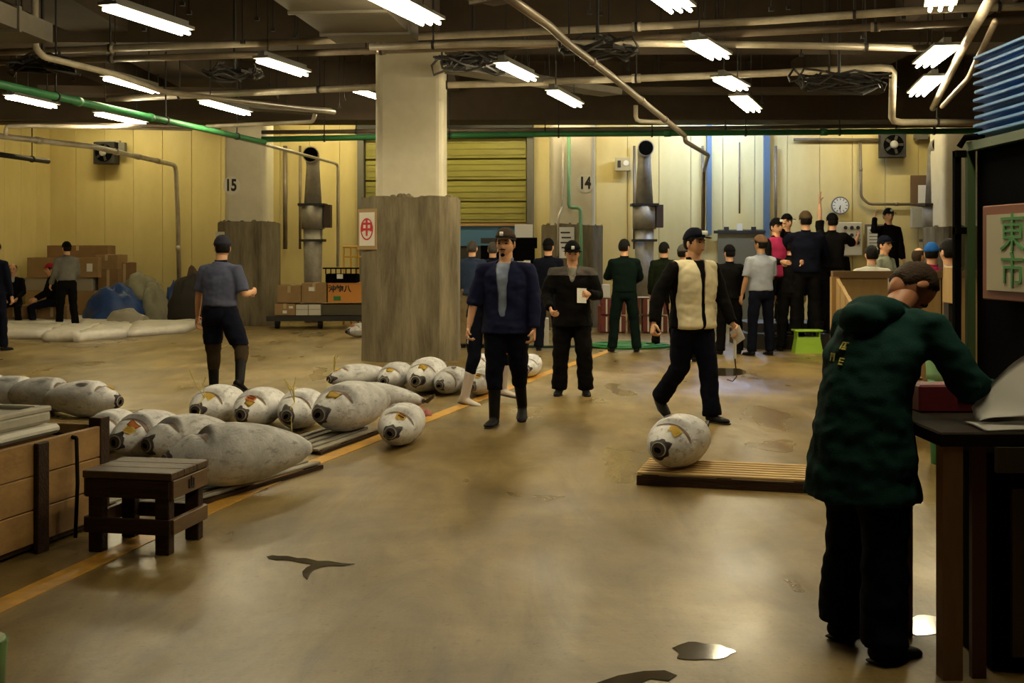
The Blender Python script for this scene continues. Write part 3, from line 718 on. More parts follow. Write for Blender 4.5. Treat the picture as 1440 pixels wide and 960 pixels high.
# boxes between pillar 15 and the middle pillar, on a low dark cart
t = thing('flat_cart', 'low dark flat cart under the boxes left of the middle pillar', 'cart', F(450, 462))
MB().box((0, .4, .2), (2.1, .9, .10)).obj('deck', m_dark, t)
for sx in (-.85, 0, .85):
    MB().loft([(sx-.04, .05, .09), (sx+.04, .05, .09)], .09, n=12).obj('wheel', m_rubber, t)
Yc = 23.85; zc = .26
boxthing('cardboard_box', 'cardboard box at the lower left of the cart, with torn labels', 'box', 386, 415, 427, 452, Yc, .6, m_card, z0=zc, extras=(('label', .3, .7, .2, .2, m_white), ('label', .0, .3, .2, .25, m_white)))
boxthing('foam_box', 'white box tied with string on the cart', 'box', 416, 451, 428, 452, Yc, .6, mat('white_box', (.60, .56, .46), .6), z0=zc, lid=False, extras=(('string', 0, .5, .03, 1.0, m_lampbody), ('string', 0, .55, 1.0, .04, m_lampbody)))
zt1 = EYE+(HOR-427)/FPX*Yc
boxthing('cardboard_box', 'cardboard box at the upper left of the cart', 'box', 390, 423, 401, 427, Yc, .6, m_card, z0=zt1+.02)
boxthing('cardboard_box', 'cardboard box with a white label on the upper row of the cart', 'box', 424, 459, 398, 427, Yc, .6, m_card, z0=zt1+.02, extras=(('label', -.1, .7, .22, .2, m_white),))
boxthing('metal_box', 'dark olive box under the orange container', 'box', 452, 512, 428, 457, Yc+.05, .7, mat('olive_box', (.075, .062, .03), .6), z0=zc, lid=False)
t = boxthing('orange_container', 'orange container with black and green writing left of the middle pillar', 'container', 461, 512, 398, 427, Yc, .7, mat('orange_plastic', (0.60, 0.25, 0.04), .5), z0=zt1+.02, lid=False, extras=(('green_mark', -.24, .22, .20, .22, mat('green_mark', (.03, .2, .05), .6)), ('rim', 0, .97, 1.02, .08, mat('orange_rim', (.5, .19, .03), .5))))
text('writing', '沖物八', .15, m_ink, t, (-.12, -.362, .27), (PI/2, 0, 0), bold=.004)
t = thing('black_basket', 'black plastic basket on the orange container', 'basket', P(482, 398, Yc+.3))
zz = 0.0
b = MB().box((0, 0, .10), (.62, .5, .18), bev=.02); b.obj('tub', m_black, t)
b = MB()
for k in range(7): b.box((-.3+.1*k, -.26, .24), (.02, .02, .12))
b.box((0, -.26, .3), (.72, .03, .03)); b.obj('rail', m_black, t)
MB().box((-.02, -.262, .14), (.12, .01, .09)).obj('label', m_white, t)
t = thing('yellow_rail', 'yellow safety rail behind the black basket', 'rail', P(497, 347, 24.9)-Vector((0, 0, 1.0)))
m_yr = mat('yellow_rail', (0.62, 0.36, 0.05), .5)
b = MB()
for sx in (-.2, -.05, .1, .25): b.loft([(sx, 0, -.6), (sx, 0, 1.0)], .022, n=8)
b.obj('post', m_yr, t); MB().loft([(-.22, 0, 1.0), (.3, 0, 1.0)], .026, n=8).obj('top_bar', m_yr, t)
MB().loft([(-.22, 0, .8), (.3, 0, .8)], .02, n=8).obj('middle_bar', m_yr, t)
t = boxthing('clerk_booth', 'black and white machine booth behind the men at the shutter', 'booth', 676, 752, 345, 480, 22.5, .8, m_black, lid=False, extras=(('panel', .15, .72, .3, .2, m_white), ('panel', .36, .72, .12, .22, m_white)))
MB().box((.3, -.2, 1.9), (.34, .02, .26)).obj('paper', m_white, t)
MB().box((-.2, -.25, 1.72), (.6, .4, .10)).obj('shelf', m_dark, t); MB().box((.3, -.1, 1.68), (.5, .5, .2)).obj('cover', m_black, t)
# red crates with bottles behind the green overall man
t = thing('crate_stack', 'row of dark red slatted crates behind the men in green', 'crate', (0, 0, 0))
t.location = F(900, 468); Yq = t.location.y
m_rc = mat('dark_red_crate', (.17, .03, .02), .6)
for k in range(7):
    for j in range(2):
        MB().box((-.62+.26*k, .2, .16+.33*j), (.2, .3, .3), bev=.01).obj('crate', m_rc, t)
        MB().box((-.62+.26*k, .04, .16+.33*j), (.03, .02, .28)).obj('slat', m_plate, t)
boxthing('white_box', 'white box standing on the red crates', 'box', 898, 914, 418, 430, Yq+.05, .3, m_white, z0=.66, lid=False)
tag(MB().loft([(0, 0, 0), (0, 0, .14), (0, 0, .2), (0, 0, .28)], [.07, .065, .025, .02], n=12).obj('green_bottle', mat('green_glass', (.02, .16, .08), .2)), 'green bottle standing on the red crates', 'bottle').location = (P(921, 430, Yq).x, Yq+.2, .66)
boxthing('white_cooler', 'white cooler on the floor behind the men in black', 'cooler', 755, 772, 448, 486, F(760, 486).y, .4, mat('cooler_white', (.6, .58, .5), .5), z0=0, lid=False)
boxthing('white_bag', 'white carton behind the green overall man, at the end of the crates', 'box', 848, 858, 400, 426, Yq+.1, .3, m_white, z0=.66, lid=False)
boxthing('side_table', 'dark table carrying the white carton at the end of the crates', 'table', 843, 872, 430, 486, Yq+.1, .5, m_rc, z0=0, lid=False)
# green hose
t = thing('green_hose', 'coiled green hose on the floor behind the man in green', 'hose', F(880, 488))
b = MB(); m_hose = mat('green_hose_rubber', (.02, .22, .05), .4)
for k in range(5):
    pts = []
    rx, ry = .42+.06*k, .28+.05*k
    for j in range(25):
        a = 2*PI*j/24+k; pts.append((math.cos(a)*rx+.04*k-.08, math.sin(a)*ry, .025+.022*(k % 2)+.008*math.sin(3*a+k)))
    b.loft(pts, .02, n=6)
b.obj('coil', m_hose, t, True)
MB().loft([(-.3, -.25, .025), (-.8, -.1, .025), (-1.3, -.25, .025), (-1.9, 0, .025), (-2.4, .4, .025)], .02, n=6).obj('loose_end', mat('dark_hose', (.02, .06, .03), .4), t, True)
# auction platform
t = thing('platform', 'low dark steps that carry the group of men below the clock', 'platform', F(1145, 492))
MB().box((0, .9, .12), (2.0, 1.6, .24)).obj('lower_step', m_dark, t); MB().box((.05, 1.1, .31), (1.9, 1.2, .14)).obj('upper_step', m_dark, t)
t = thing('platform', 'dark step under the waving man at the far right', 'platform', P(1245, 400, 21.0)); t.location.z = 0
MB().box((0, .2, .26), (1.0, .8, .52)).obj('step', m_dark, t)
# yellow-green stool
t = thing('plastic_stool', 'lime green plastic step stool on the open floor', 'stool', F(1138, 497))
m_lime = mat('lime_plastic', (0.30, 0.50, 0.04), .4)
b = MB(); b.hexa([(-.21, 0, 0), (.21, 0, 0), (.21, .26, 0), (-.21, .26, 0), (-.17, .03, .24), (.17, .03, .24), (.17, .23, .24), (-.17, .23, .24)]); b.obj('body', m_lime, t)
for sx in (-1, 1): MB().box((sx*.165, .13, .28), (.02, .2, .1)).obj('side_post', m_lime, t)
MB().box((0, .13, .335), (.42, .28, .03), bev=.008).obj('top', m_lime, t)
# wooden booth behind the near man
t = thing('wooden_booth', 'pale plywood booth behind the man in the green jacket', 'booth', F(1238, 623), .0)
Yb = t.location.y; m_ply = mat('pale_plywood', (.50, .33, .13), .55, col2=(.40, .25, .09), scale=3, stretch=(3, 3, .6)); m_rail = mat('booth_top_rail', (.20, .12, .05), .6)
xl = P(1174, 384, Yb+.9).x-t.location.x; xf = P(1196, 390, Yb).x-t.location.x
zT = 1.5-34/FPX*(Yb+.9)
pl = Vector((xl, .9, 0)); pf = Vector((xf+.04, -.2, 0)); d = pf-pl
for k in range(5):
    a = pl+d*(k/5+.01); c = pl+d*((k+1)/5-.01); za = zT-.36*k/5; zc_ = zT-.36*(k+1)/5; nn = Vector((-.05, 0, 0)).normalized()*.03
    MB().hexa([a, c, c-nn, a-nn, a+Vector((0, 0, za)), c+Vector((0, 0, zc_)), c-nn+Vector((0, 0, zc_)), a-nn+Vector((0, 0, za))]).obj('board', m_ply, t)
for k in range(4):
    MB().box((xl+.23+.46*k, .9, zT/2), (.44, .03, zT)).obj('board', m_ply, t)
MB().box((xl+.95, .9, zT+.02), (1.95, .07, .06)).obj('top_rail', m_rail, t)
MB().box(pl+Vector((-.01, -.02, zT/2)), (.06, .06, zT)).obj('corner_post', m_ply, t)
boxthing('wooden_board', 'pale upright board beside the black cabinet', 'board', 1339, 1353, 375, 427, 9.2, .2, m_ply, lid=False)
bb = bpy.context.scene.objects['wooden_board']
MB().box((0, .05, -.55), (.06, .1, 1.14)).obj('stand', m_dark, bb)
# trash bin with bag
t = thing('trash_bin', 'green waste bin with a pale green bag over its rim', 'bin', ((1334-720)/FPX*8.6, 8.6, 0))
zt = EYE-138/FPX*8.6
MB().loft([(0, 0, 0), (0, 0, zt)], [.12, .15], n=20).obj('bucket', mat('bin_green', (.05, .30, .12), .5), t, True)
b = MB().loft([(0, 0, zt-.22), (.01, 0, zt-.15), (0, 0, zt-.04), (0, 0, zt+.02)], [.15, .168, .165, .168], n=20); me = b.mesh()
for v in me.vertices: v.co += Vector((noise.noise(v.co*25), noise.noise(v.co*25+Vector((5, 0, 0))), .5*noise.noise(v.co*30)))*.02
link('bag', me, t, mat('bag_green', (.22, .42, .22), .4), True)
# ================================================================ FOREGROUND RIGHT: desk, cabinet, trays
t = thing('desk', 'wooden desk with dark top at the right edge', 'desk', (1.515, 4.32, 0))
m_dw = mat('desk_wood', (.34, .19, .07), .5, col2=(.22, .12, .04), scale=4, stretch=(3, 3, .5))
MB().box((.69, .22, .845), (1.42, .62, .05), bev=.006).obj('top', mat('desk_top', (.02, .014, .009), .8, spec=.1), t)
MB().box((.78, -.085, .775), (1.2, .03, .09)).obj('apron', mat('apron_dark', (.06, .045, .02), .6), t)
for x_, y_ in ((.03, -.05), (.03, .48)): MB().box((x_, y_, .41), (.07, .07, .82)).obj('leg', m_dw, t)
MB().box((.13, -.05, .41), (.05, .03, .82)).obj('leg_batten', mat('reddish_batten', (.10, .03, .015), .5), t)
MB().box((.75, .25, .38), (1.1, .5, .74)).obj('dark_cupboard', m_black, t)
MB().box((.30, -.01, .36), (.07, .02, .6)).obj('door_stile', mat('stile_wood', (.09, .055, .02), .6), t)
MB().box((.75, -.015, .36), (.7, .02, .62)).obj('cupboard_door', m_black, t)
# red cloth case on the desk
t = thing('red_case', 'dark red flat case on the desk behind the papers', 'case', (1.60, 4.78, .87)); MB().box((.3, .04, .055), (.60, .14, .11), bev=.008).obj('body', mat('red_case_cloth', (.13, .005, .01), .6), t); MB().box((.3, -.035, .07), (.3, .01, .02)).obj('edge', mat('red_case_edge', (.2, .01, .02), .5), t)
# papers
def paper(label, fn, nu=24, nv=10):
    b = bmesh.new(); g = [[b.verts.new(fn(i/nu, j/nv)) for j in range(nv+1)] for i in range(nu+1)]
    for i in range(nu):
        for j in range(nv): b.faces.new((g[i][j], g[i+1][j], g[i+1][j+1], g[i][j+1]))
    bmesh.ops.solidify(b, geom=b.faces[:], thickness=.001)
    me = bpy.data.meshes.new('m'); b.to_mesh(me); b.free()
    return tag(link('paper_sheet', me, None, m_white, True), label, 'paper')
paper('white paper sheet lying flat on the desk', lambda u, v: Vector((1.66+.62*u, 4.24+.22*v+.02*u, .874+.006*abs(math.sin(u*6+v*2)))))
paper('large white paper sheet curling up from the desk at the right edge', lambda u, v: Vector((1.695+.60*u, 4.36+.10*v+.05*math.sin(u*3)*v, .905+.012*u+v*(.025+.21*math.sin(min(1, u*1.9)*PI/2))-.03*math.sin(v*PI))))
# black cabinet
X0 = 2.085
t = thing('black_cabinet', 'tall black cabinet with green edge frame carrying blue trays', 'cabinet', (X0, 5.5, 0))
MB().box((.45, -.45, 1.0), (.86, .84, 1.98)).obj('body', m_black, t)
m_gf = mat('green_frame', (.045, .085, .03), .5)
for (x_, y_, w_) in ((0, 0, .035), (.02, -.9, .035)): MB().box((x_, y_, 1.0), (w_, w_, 2.0)).obj('frame_post', m_gf, t)
MB().box((-.05, .03, .98), (.03, .03, 1.96)).obj('black_post', m_black, t)
MB().box((0, -.45, 1.98), (.04, .9, .04)).obj('frame_rail', m_gf, t)
MB().loft([(-.05, .0, 1.98), (-.03, -.02, 2.02), (.02, -.1, 2.02)], .015, n=6).obj('cord', m_black, t)
for z_ in (1.0, 1.6, 1.95): MB().box((-.035, .02, z_), (.06, .05, .03)).obj('hinge', m_black, t)
# sign on the side of the cabinet
s = thing('market_sign', 'white sign with green characters and a red-brown border on the black cabinet', 'sign', (X0-.012, 4.89, 1.50))
s.rotation_euler = (0, 0, -PI/2+.10)
wS, hS = .52, .36
MB().box((.0, 0, 0), (.66, .02, .40), bev=.004).obj('border', mat('rust_border', (.20, .055, .02), .6), s)
ssh = MB().box((.0, -.013, 0), (.56, .008, .32)).obj('sheet', mat('sign_sheet', (.42, .38, .26), .6), s)
m_sg = mat('sign_green', (.03, .22, .04), .5)
text('character', '東', .17, m_sg, ssh, (-.06, -.02, .07), (PI/2, 0, 0), sx=1.25)
text('character', '市', .16, m_sg, ssh, (-.06, -.02, -.085), (PI/2, 0, 0), sx=1.25)
# blue trays
m_blue = mat('blue_plastic', (0.035, 0.20, 0.52), .35)
tb = MB()
tb.hexa([(-.36, -.46, 0), (.36, -.46, 0), (.36, .46, 0), (-.36, .46, 0), (-.39, -.49, .036), (.39, -.49, .036), (.39, .49, .036), (-.39, .49, .036)])
tray = tb.mesh(); tray.materials.append(m_blue)
rb = MB()
for x_, y_, sx, sy in ((-.395, 0, .03, 1.0), (.395, 0, .03, 1.0), (0, -.495, .8, .03), (0, .495, .8, .03)): rb.box((x_, y_, 0), (sx, sy, .016), bev=.004)
rimm = rb.mesh(); rimm.materials.append(m_blue)
names = ['topmost blue plastic tray', 'second blue tray from the top', 'third blue tray from the top', 'fourth blue tray from the top', 'fifth blue tray from the top', 'fifth blue tray from the bottom', 'fourth blue tray from the bottom', 'third blue tray from the bottom', 'second blue tray from the bottom', 'lowest blue tray resting on the black cabinet']
for k in range(10):
    t = thing('plastic_tray', names[k]+(' of the stack on the cabinet' if k < 9 else ''), 'tray', (2.50+.004*math.sin(k*2), 4.98, 2.003+.0385*(9-k)), .0, 'blue trays stacked on the cabinet')
    o = bpy.data.objects.new('tray_body', tray); C.objects.link(o); o.parent = t
    o = bpy.data.objects.new('rim', rimm); C.objects.link(o); o.parent = t; o.location = (0, 0, .03)
t = thing('plastic_tub', 'green plastic tub cut off at the lower left corner', 'tub', F(-18, 968)+Vector((0, -.05, 0)))
MB().loft([(0, 0, 0), (0, 0, .17), (0, 0, .19)], [.075, .085, .078], n=18).obj('wall', mat('tub_green', (.12, .24, .07), .4), t, True); MB().loft([(0, 0, .17), (0, 0, .185)], .088, n=18).obj('rim', mat('tub_green'  , (.12, .24, .07), .4), t)
# ================================================================ FOREGROUND LEFT: crate, stool
A = F(152, 738); dl = Vector((.24, .97, 0)).normalized(); nl = Vector((-dl.y, dl.x, 0))
t = thing('wooden_crate', 'large wooden crate at the left edge with white foam slabs on it', 'crate', A, math.atan2(dl.y, dl.x)-PI/2)
# local: y back along the line, x right ; body extends to -x and -y
h = .56
def plank(n_, x0, x1, y0, y1, z0, z1, m): MB().box(((x0+x1)/2, (y0+y1)/2, (z0+z1)/2), (x1-x0, y1-y0, z1-z0), bev=.004).obj(n_, m, t)
for k in range(3):
    plank('plank', -.03, 0, -2.3, -.06, .05+.17*k, .05+.17*k+.165, m_wood2)
    plank('plank', -1.1, -.06, -.03, 0, .05+.17*k, .05+.17*k+.165, m_wood2)
    plank('plank', -1.1, -1.07, -2.3, -.06, .05+.17*k, .05+.17*k+.165, m_wood2)
for (x_, y_) in ((-.07, -.08), (-.0, -.66), (-.0, -1.5)): plank('corner_post' if y_ == -.08 else 'batten', x_, x_+.075 if y_ == -.08 else x_+.03, y_, y_+.09, 0, h+.04 if y_ == -.08 else h-.01, m_wood)
plank('bottom', -1.08, -.02, -2.3, -.03, .02, .05, m_wood)
MB().loft([(.03, -.34, h-.03), (.05, -.36, .3), (.05, -.38, .02)], .011, n=6).obj('strap', m_rubber, t)
MB().loft([(.03, -.34, h-.03), (-.2, -.30, h+.0)], .011, n=6).obj('strap', m_rubber, t)
def lidmesh(x0, x1, y0, y1, z0, h_, seed, rim=0.0):
    b = bmesh.new(); nx, ny = 14, 26
    bmesh.ops.create_grid(b, x_segments=nx, y_segments=ny, size=.5)
    top = b.faces[:]
    bmesh.ops.solidify(b, geom=b.faces[:], thickness=-.0)
    b.free(); m = MB().box(((x0+x1)/2, (y0+y1)/2, z0+h_/2), (x1-x0, y1-y0, h_), bev=.018)
    bmesh.ops.subdivide_edges(m.bm, edges=m.bm.edges[:], cuts=5, use_grid_fill=True)
    for v in m.bm.verts: v.co.z += .006*noise.noise(v.co*5+Vector((seed, 0, 0))); v.co.x += .006*noise.noise(v.co*4+Vector((0, seed, 0)))
    return m.mesh()
lt = thing('foam_slab', 'dirty white rimmed foam slab, upper of the two lying on the wooden crate', 'foam', A+nl*.0+Vector((0, 0, h+.05)), t.rotation_euler[2])
m_foam = mat('dirty_foam', (0.52, 0.49, 0.40), .6, col2=(0.36, .33, .25), scale=3, bump=.3, bscale=10)
link('sheet', lidmesh(-1.0, -.10, -2.2, -.36, .0, .07, 2), lt, m_foam)
rr = MB()
for (x0, x1, y0, y1) in ((-1.0, -.94, -2.2, -.36), (-.16, -.10, -2.2, -.36), (-.94, -.16, -.42, -.36)): rr.box(((x0+x1)/2, (y0+y1)/2, .075), (x1-x0, y1-y0, .03), bev=.008)
rr.obj('raised_edge', m_foam, lt)
lt2 = thing('foam_slab', 'white foam slab under the upper one on the wooden crate', 'foam', A+Vector((0, 0, h-.005)), t.rotation_euler[2])
link('sheet', lidmesh(-1.03, -.06, -2.2, -.33, .0, .05, 6), lt2, mat('white_foam', (.68, .66, .58), .55))
# wooden stool
t = thing('wooden_stool', 'dark wet wooden stool with thick plank top beside the crate', 'stool', (-1.90, 5.99, 0))
FL, FR, BR, BL = Vector((-2.15, 6.05, 0)), Vector((-1.68, 5.96, 0)), Vector((-1.62, 6.38, 0)), Vector((-2.05, 6.46, 0))
cc = (FL+FR+BR+BL)/4; t.location = cc; ex = ((FR-FL)+(BR-BL)).normalized(); ang = math.atan2(ex.y, ex.x); t.rotation_euler = (0, 0, ang)
sw, sd, sh = .48, .43, .41
for k in range(3):
    MB().box((0, -sd/2+sd*(k+.5)/3, sh-.018), (sw, sd/3-.004, .036), bev=.004).obj('top_plank', mat('stool_top_wood', (.06, .034, .013), .5, spec=.3, col2=(.11, .068, .030), scale=5, stretch=(1, 5, 5), bump=.3), t)
for sx in (-1, 1):
    for sy in (-1, 1):
        MB().box((sx*(sw/2-.06), sy*(sd/2-.05), (sh-.036)/2), (.075, .06, sh-.036), bev=.004).obj('leg', m_wood, t)
for sy in (-1, 1):
    MB().box((0, sy*(sd/2-.015), sh-.085), (sw-.03, .025, .09), bev=.003).obj('apron', m_wood, t)
    MB().box((0, sy*(sd/2-.015), .14), (sw-.02, .028, .075), bev=.003).obj('lower_rail', m_wood, t)
m_wl = mat('lighter_wet_wood', (.16, .09, .035), .5, col2=(.10, .05, .02), scale=5, stretch=(6, 1, 6))
for sx in (-1, 1):
    MB().box((sx*(sw/2-.01), 0, sh-.085), (.025, sd-.04, .09), bev=.003).obj('apron', m_wl, t)
    MB().box((sx*(sw/2-.01), 0, .14), (.028, sd-.04, .075), bev=.003).obj('lower_rail', m_wl, t)
text('branding', '山', .07, m_ink, t, (sw/2+.006, 0, sh-.085), (PI/2, 0, PI/2), bold=.001)
# ================================================================ PALLETS
def pallet(name, label, loc, rz, L, D, h, n, m, mb=m_wood, gap=.40):
    t = thing(name, label, 'pallet', loc, rz)
    w_ = D/n
    for k in range(n):
        MB().box((L/2, w_*(k+.5), h-.009), (L, w_*(1-gap), .018), bev=.004).obj('slat', m, t)
    for x_ in (.06, L/2, L-.06):
        MB().box((x_, D/2, (h-.022)/2), (.07, D-.02, h-.022), bev=.003).obj('bearer', mb, t)
    MB().box((L/2, .012, (h-.022)/2), (L, .022, h-.024)).obj('front_board', mb, t)
    return t
a, c = F(895, 682), F(1138, 694)
pallet('wooden_pallet', 'pale slatted wooden pallet under the lone frozen tuna', a, math.atan2((c-a).y, (c-a).x), (c-a).length, .58, .085, 7, m_pallet)
a = F(287, 708); c = F(432, 664)
pallet('wooden_pallet', 'grey slatted pallet under the big tuna behind the stool', a-Vector((.12, .35, 0)), math.atan2((c-a).y, (c-a).x), 1.65, .5, .05, 5, m_greyw)
a = F(470, 640); c = F(545, 612)
pallet('wooden_pallet', 'grey slatted pallet under the fattest tuna of the middle row', a-Vector((.1, 0, 0)), math.atan2((c-a).y, (c-a).x), 1.15, .5, .045, 5, m_greyw)
# ================================================================ FROZEN TUNAS
def tuna_mat(name, c1, c2, c3):
    m = bpy.data.materials.new(name); m.use_nodes = True; nt = m.node_tree; L = nt.links.new; b = nt.nodes['Principled BSDF']
    tc = nt.nodes.new('ShaderNodeTexCoord')
    def nz(sc, det, st=None):
        mp = nt.nodes.new('ShaderNodeMapping'); L(tc.outputs['Object'], mp.inputs[0])
        if st: mp.inputs['Scale'].default_value = st
        n = nt.nodes.new('ShaderNodeTexNoise'); n.inputs['Scale'].default_value = sc; n.inputs['Detail'].default_value = det; n.inputs['Roughness'].default_value = .7; L(mp.outputs[0], n.inputs[0]); return n
    r = nt.nodes.new('ShaderNodeValToRGB'); r.color_ramp.elements.new(.5)
    for e, (p, c) in zip(r.color_ramp.elements, ((.30, c1), (.48, c2), (.65, c3))): e.position = p; e.color = (*c, 1)
    L(nz(4, 8).outputs[0], r.inputs[0])
    r2 = nt.nodes.new('ShaderNodeValToRGB'); r2.color_ramp.elements[0].position = .36; r2.color_ramp.elements[1].position = .46
    r2.color_ramp.elements[0].color = (.45, .42, .42, 1); r2.color_ramp.elements[1].color = (1, 1, 1, 1); L(nz(9, 5, (1, 2.5, 2.5)).outputs[0], r2.inputs[0])
    mx = nt.nodes.new('ShaderNodeMix'); mx.data_type = 'RGBA'; mx.blend_type = 'MULTIPLY'; mx.inputs[0].default_value = .7
    L(r.outputs[0], mx.inputs[6]); L(r2.outputs[0], mx.inputs[7]); L(mx.outputs[2], b.inputs['Base Color'])
    b.inputs['Roughness'].default_value = .62
    bp = nt.nodes.new('ShaderNodeBump'); bp.inputs['Strength'].default_value = .5; bp.inputs['Distance'].default_value = .008
    L(nz(30, 5).outputs[0], bp.inputs['Height']); L(bp.outputs[0], b.inputs['Normal'])
    return m
mt_w = tuna_mat('frosted_tuna_skin', (.44, .44, .45), (.66, .66, .67), (.84, .84, .84))
mt_g = tuna_mat('grey_tuna_skin', (.30, .30, .30), (.50, .50, .50), (.70, .70, .69))
m_maw = mat('dark_maw', (.02, .014, .012), .5, col2=(.11, .085, .075), scale=22)
m_gill = mat('gill_flesh', (.20, .11, .08), .5, col2=(.48, .36, .28), scale=16)
m_tagy = mat('yellow_tag', (.72, .52, .05), .5, col2=(.62, .40, .04), scale=14)
m_tagr = mat('red_tag', (.50, .05, .04), .5)
m_tago = mat('orange_tag', (.70, .24, .03), .5)
m_gfin = mat('grey_fin', (.20, .18, .17), .5)
m_twine = mat('yellow_twine', (.62, .52, .12), .6)
m_fin = mat('dark_fin', (.05, .045, .045), .5)
PROF = [(0, .24), (.03, .37), (.08, .50), (.15, .70), (.25, .89), (.37, .99), (.47, 1.0), (.6, .92), (.72, .79), (.84, .60), (.93, .42), (.975, .28), (1, .18)]
def sstep0(a, b, x):
    t = max(0, min(1, (x-a)/(b-a))); return t*t*(3-2*t)
def tuna(hp, tp, dia, label, gphi=60, tagc='y', m=None, z0=0.0, group='frozen tunas lying on the floor', ext=True, twine=False, redmark=False, tail=False, seed=0, flip=False):
    H_, T_ = F(hp[0], hp[1], z0), F(tp[0], tp[1], z0)
    d = T_-H_; L = d.length; R0 = dia/2
    t = thing('frozen_tuna', label, 'tuna', H_, math.atan2(d.y, d.x), group)
    m = m or (mt_w if seed % 2 else mt_g)
    g0 = math.radians(gphi)
    def prof(u):
        r = interp(PROF, u)
        return r
    def Pt(u, phi, off=0.0):
        r = R0*(prof(max(0, u-.015))+prof(u)+prof(min(1, u+.015)))/3
        dphi = (phi-g0+PI) % (2*PI)-PI
        ug = .235+.05*math.cos(dphi*1.4)
        if abs(dphi) < 1.25:
            e = math.cos(dphi/1.25*PI/2)
            r *= 1-.24*e*sstep0(ug-.12, ug-.02, u)*(1-sstep0(ug-.012, ug+.006, u))+.05*e*math.exp(-((u-ug-.03)/.025)**2)
        r *= 1+.018*noise.noise(Vector((u*6+seed*3, math.cos(phi)*2, math.sin(phi)*2)))
        r += off
        bend = .04*R0*math.sin(u*3+seed)
        zc = R0*.93
        y = r*math.cos(phi)*1.0+bend; z = zc+r*math.sin(phi)*.94
        zc_end = (u-.45)**2*-R0*.25
        z += zc_end
        if z < .004: z = .004+abs(off)*.0
        return Vector((u*L, y, z))
    b = bmesh.new(); NP = 32; rings = []
    us = [.02*i for i in range(6)]+[.11+.0085*i for i in range(27)]+[.34+.66*i/24 for i in range(1, 25)]
    for u in us:
        rings.append([b.verts.new(Pt(u, 2*PI*j/NP)) for j in range(NP)])
    for a, c in zip(rings, rings[1:]):
        for j in range(NP): b.faces.new((a[j], a[(j+1) % NP], c[(j+1) % NP], c[j]))
    c0 = Vector((-.012*0-.01, 0, 0)); cen = sum((v.co for v in rings[0]), Vector())/NP
    hv = b.verts.new(cen+Vector((.003, 0, 0)))
    for j in range(NP): b.faces.new((rings[0][(j+1) % NP], rings[0][j], hv))
    b.faces.new(rings[-1])
    bmesh.ops.recalc_face_normals(b, faces=b.faces)
    me = bpy.data.meshes.new('m'); b.to_mesh(me); b.free()
    link('body', me, t, m, True)
    def patch(name, u0, u1, p0, p1, off, mm, nu=4, npp=8, rim=None):
        b = bmesh.new(); g = []
        for i in range(nu+1):
            row = []
            for j in range(npp+1):
                phi = lerp(p0, p1, j/npp); uu = lerp(u0(phi) if callable(u0) else u0, u1(phi) if callable(u1) else u1, i/nu)
                row.append(b.verts.new(Pt(uu, phi, off)))
            g.append(row)
        for i in range(nu):
            for j in range(npp): b.faces.new((g[i][j], g[i+1][j], g[i+1][j+1], g[i][j+1]))
        bmesh.ops.solidify(b, geom=b.faces[:], thickness=-.004)
        bmesh.ops.recalc_face_normals(b, faces=b.faces)
        me = bpy.data.meshes.new('m'); b.to_mesh(me); b.free(); return link(name, me, t, mm, True)
    ugf = lambda phi: .235+.05*math.cos((phi-g0)*1.4)
    patch('gill_opening', lambda p: ugf(p)-.012-.060*max(0, math.cos((p-g0)/1.15*PI/2)), lambda p: ugf(p)-.010, g0-1.05, g0+1.05, .004, m_gill, npp=12)
    # mouth
    mo = MB().ell(cen+Vector((0, R0*.03, -R0*.02)), (.012, R0*.15, R0*.10), M=Matrix.Rotation(.5+seed, 4, 'X'), u=12, v=8); mo.obj('mouth', m_black, t, True)
    patch('snout', 0.0, lambda p: max(.020, .030+.090*noise.noise(Vector((math.cos(p)*1.4+seed, math.sin(p)*1.4, seed)))), 0, 2*PI, .003, m_maw, nu=3, npp=28)
    MB().loft([cen+Vector((-.004, 0, 0)), cen+Vector((.004, 0, 0))], R0*.235, n=20).obj('snout_end', m_maw, t)
    mt = {'y': m_tagy, 'r': m_tagr, 'o': m_tago}.get(tagc)
    if mt:
        ph = g0+.12
        patch('tag', lambda p: .105+.012*math.sin(p*9+seed), lambda p: .185+.015*math.sin(p*7+seed*2), ph-.34, ph+.30, .007, mt, nu=3, npp=6)
        if tagc == 'o': patch('tag', lambda p: .055+.01*math.sin(p*8), lambda p: .115+.012*math.sin(p*6), ph-.22, ph+.45, .008, m_tagy, nu=3, npp=5)
        for k in range(2 if seed % 3 == 1 else 0): patch('tag_mark', .13+.03*k, .142+.03*k, ph-.2, ph+.2, .0125, m_tagr if tagc != 'r' else m_white, nu=1, npp=3)
    # tail stump
    ec = sum((Pt(1, 2*PI*j/12) for j in range(12)), Vector())/12
    MB().loft([ec-Vector((.004, 0, 0)), ec+Vector((.012, 0, 0))], R0*.155, n=12).obj('tail_stump', m_maw if tail else m_gill, t)
    # dorsal fin stub and pectoral fin laid against the body
    fin = patch('pectoral_fin', lambda p: .30+.10*abs(p-g0+.35), lambda p: .50-.60*abs(p-g0+.75), g0-.90, g0-.62, .006, m_gfin if seed % 3 == 0 else m, nu=3, npp=4)
    if redmark:
        for k, (u_, p_, w_, h_) in enumerate(((.50, 1.75, .075, .05), (.50, 1.55, .012, .30), (.54, 1.55, .012, .30), (.47, 1.62, .012, .22), (.60, 1.7, .06, .04), (.64, 1.62, .012, .22), (.68, 1.62, .012, .22), (.66, 1.75, .05, .035))):
            patch('red_writing', u_-w_/2, u_+w_/2, p_-h_/2, p_+h_/2, .005, mat('faded_red_ink', (.26, .10, .10), .6), nu=2, npp=3)
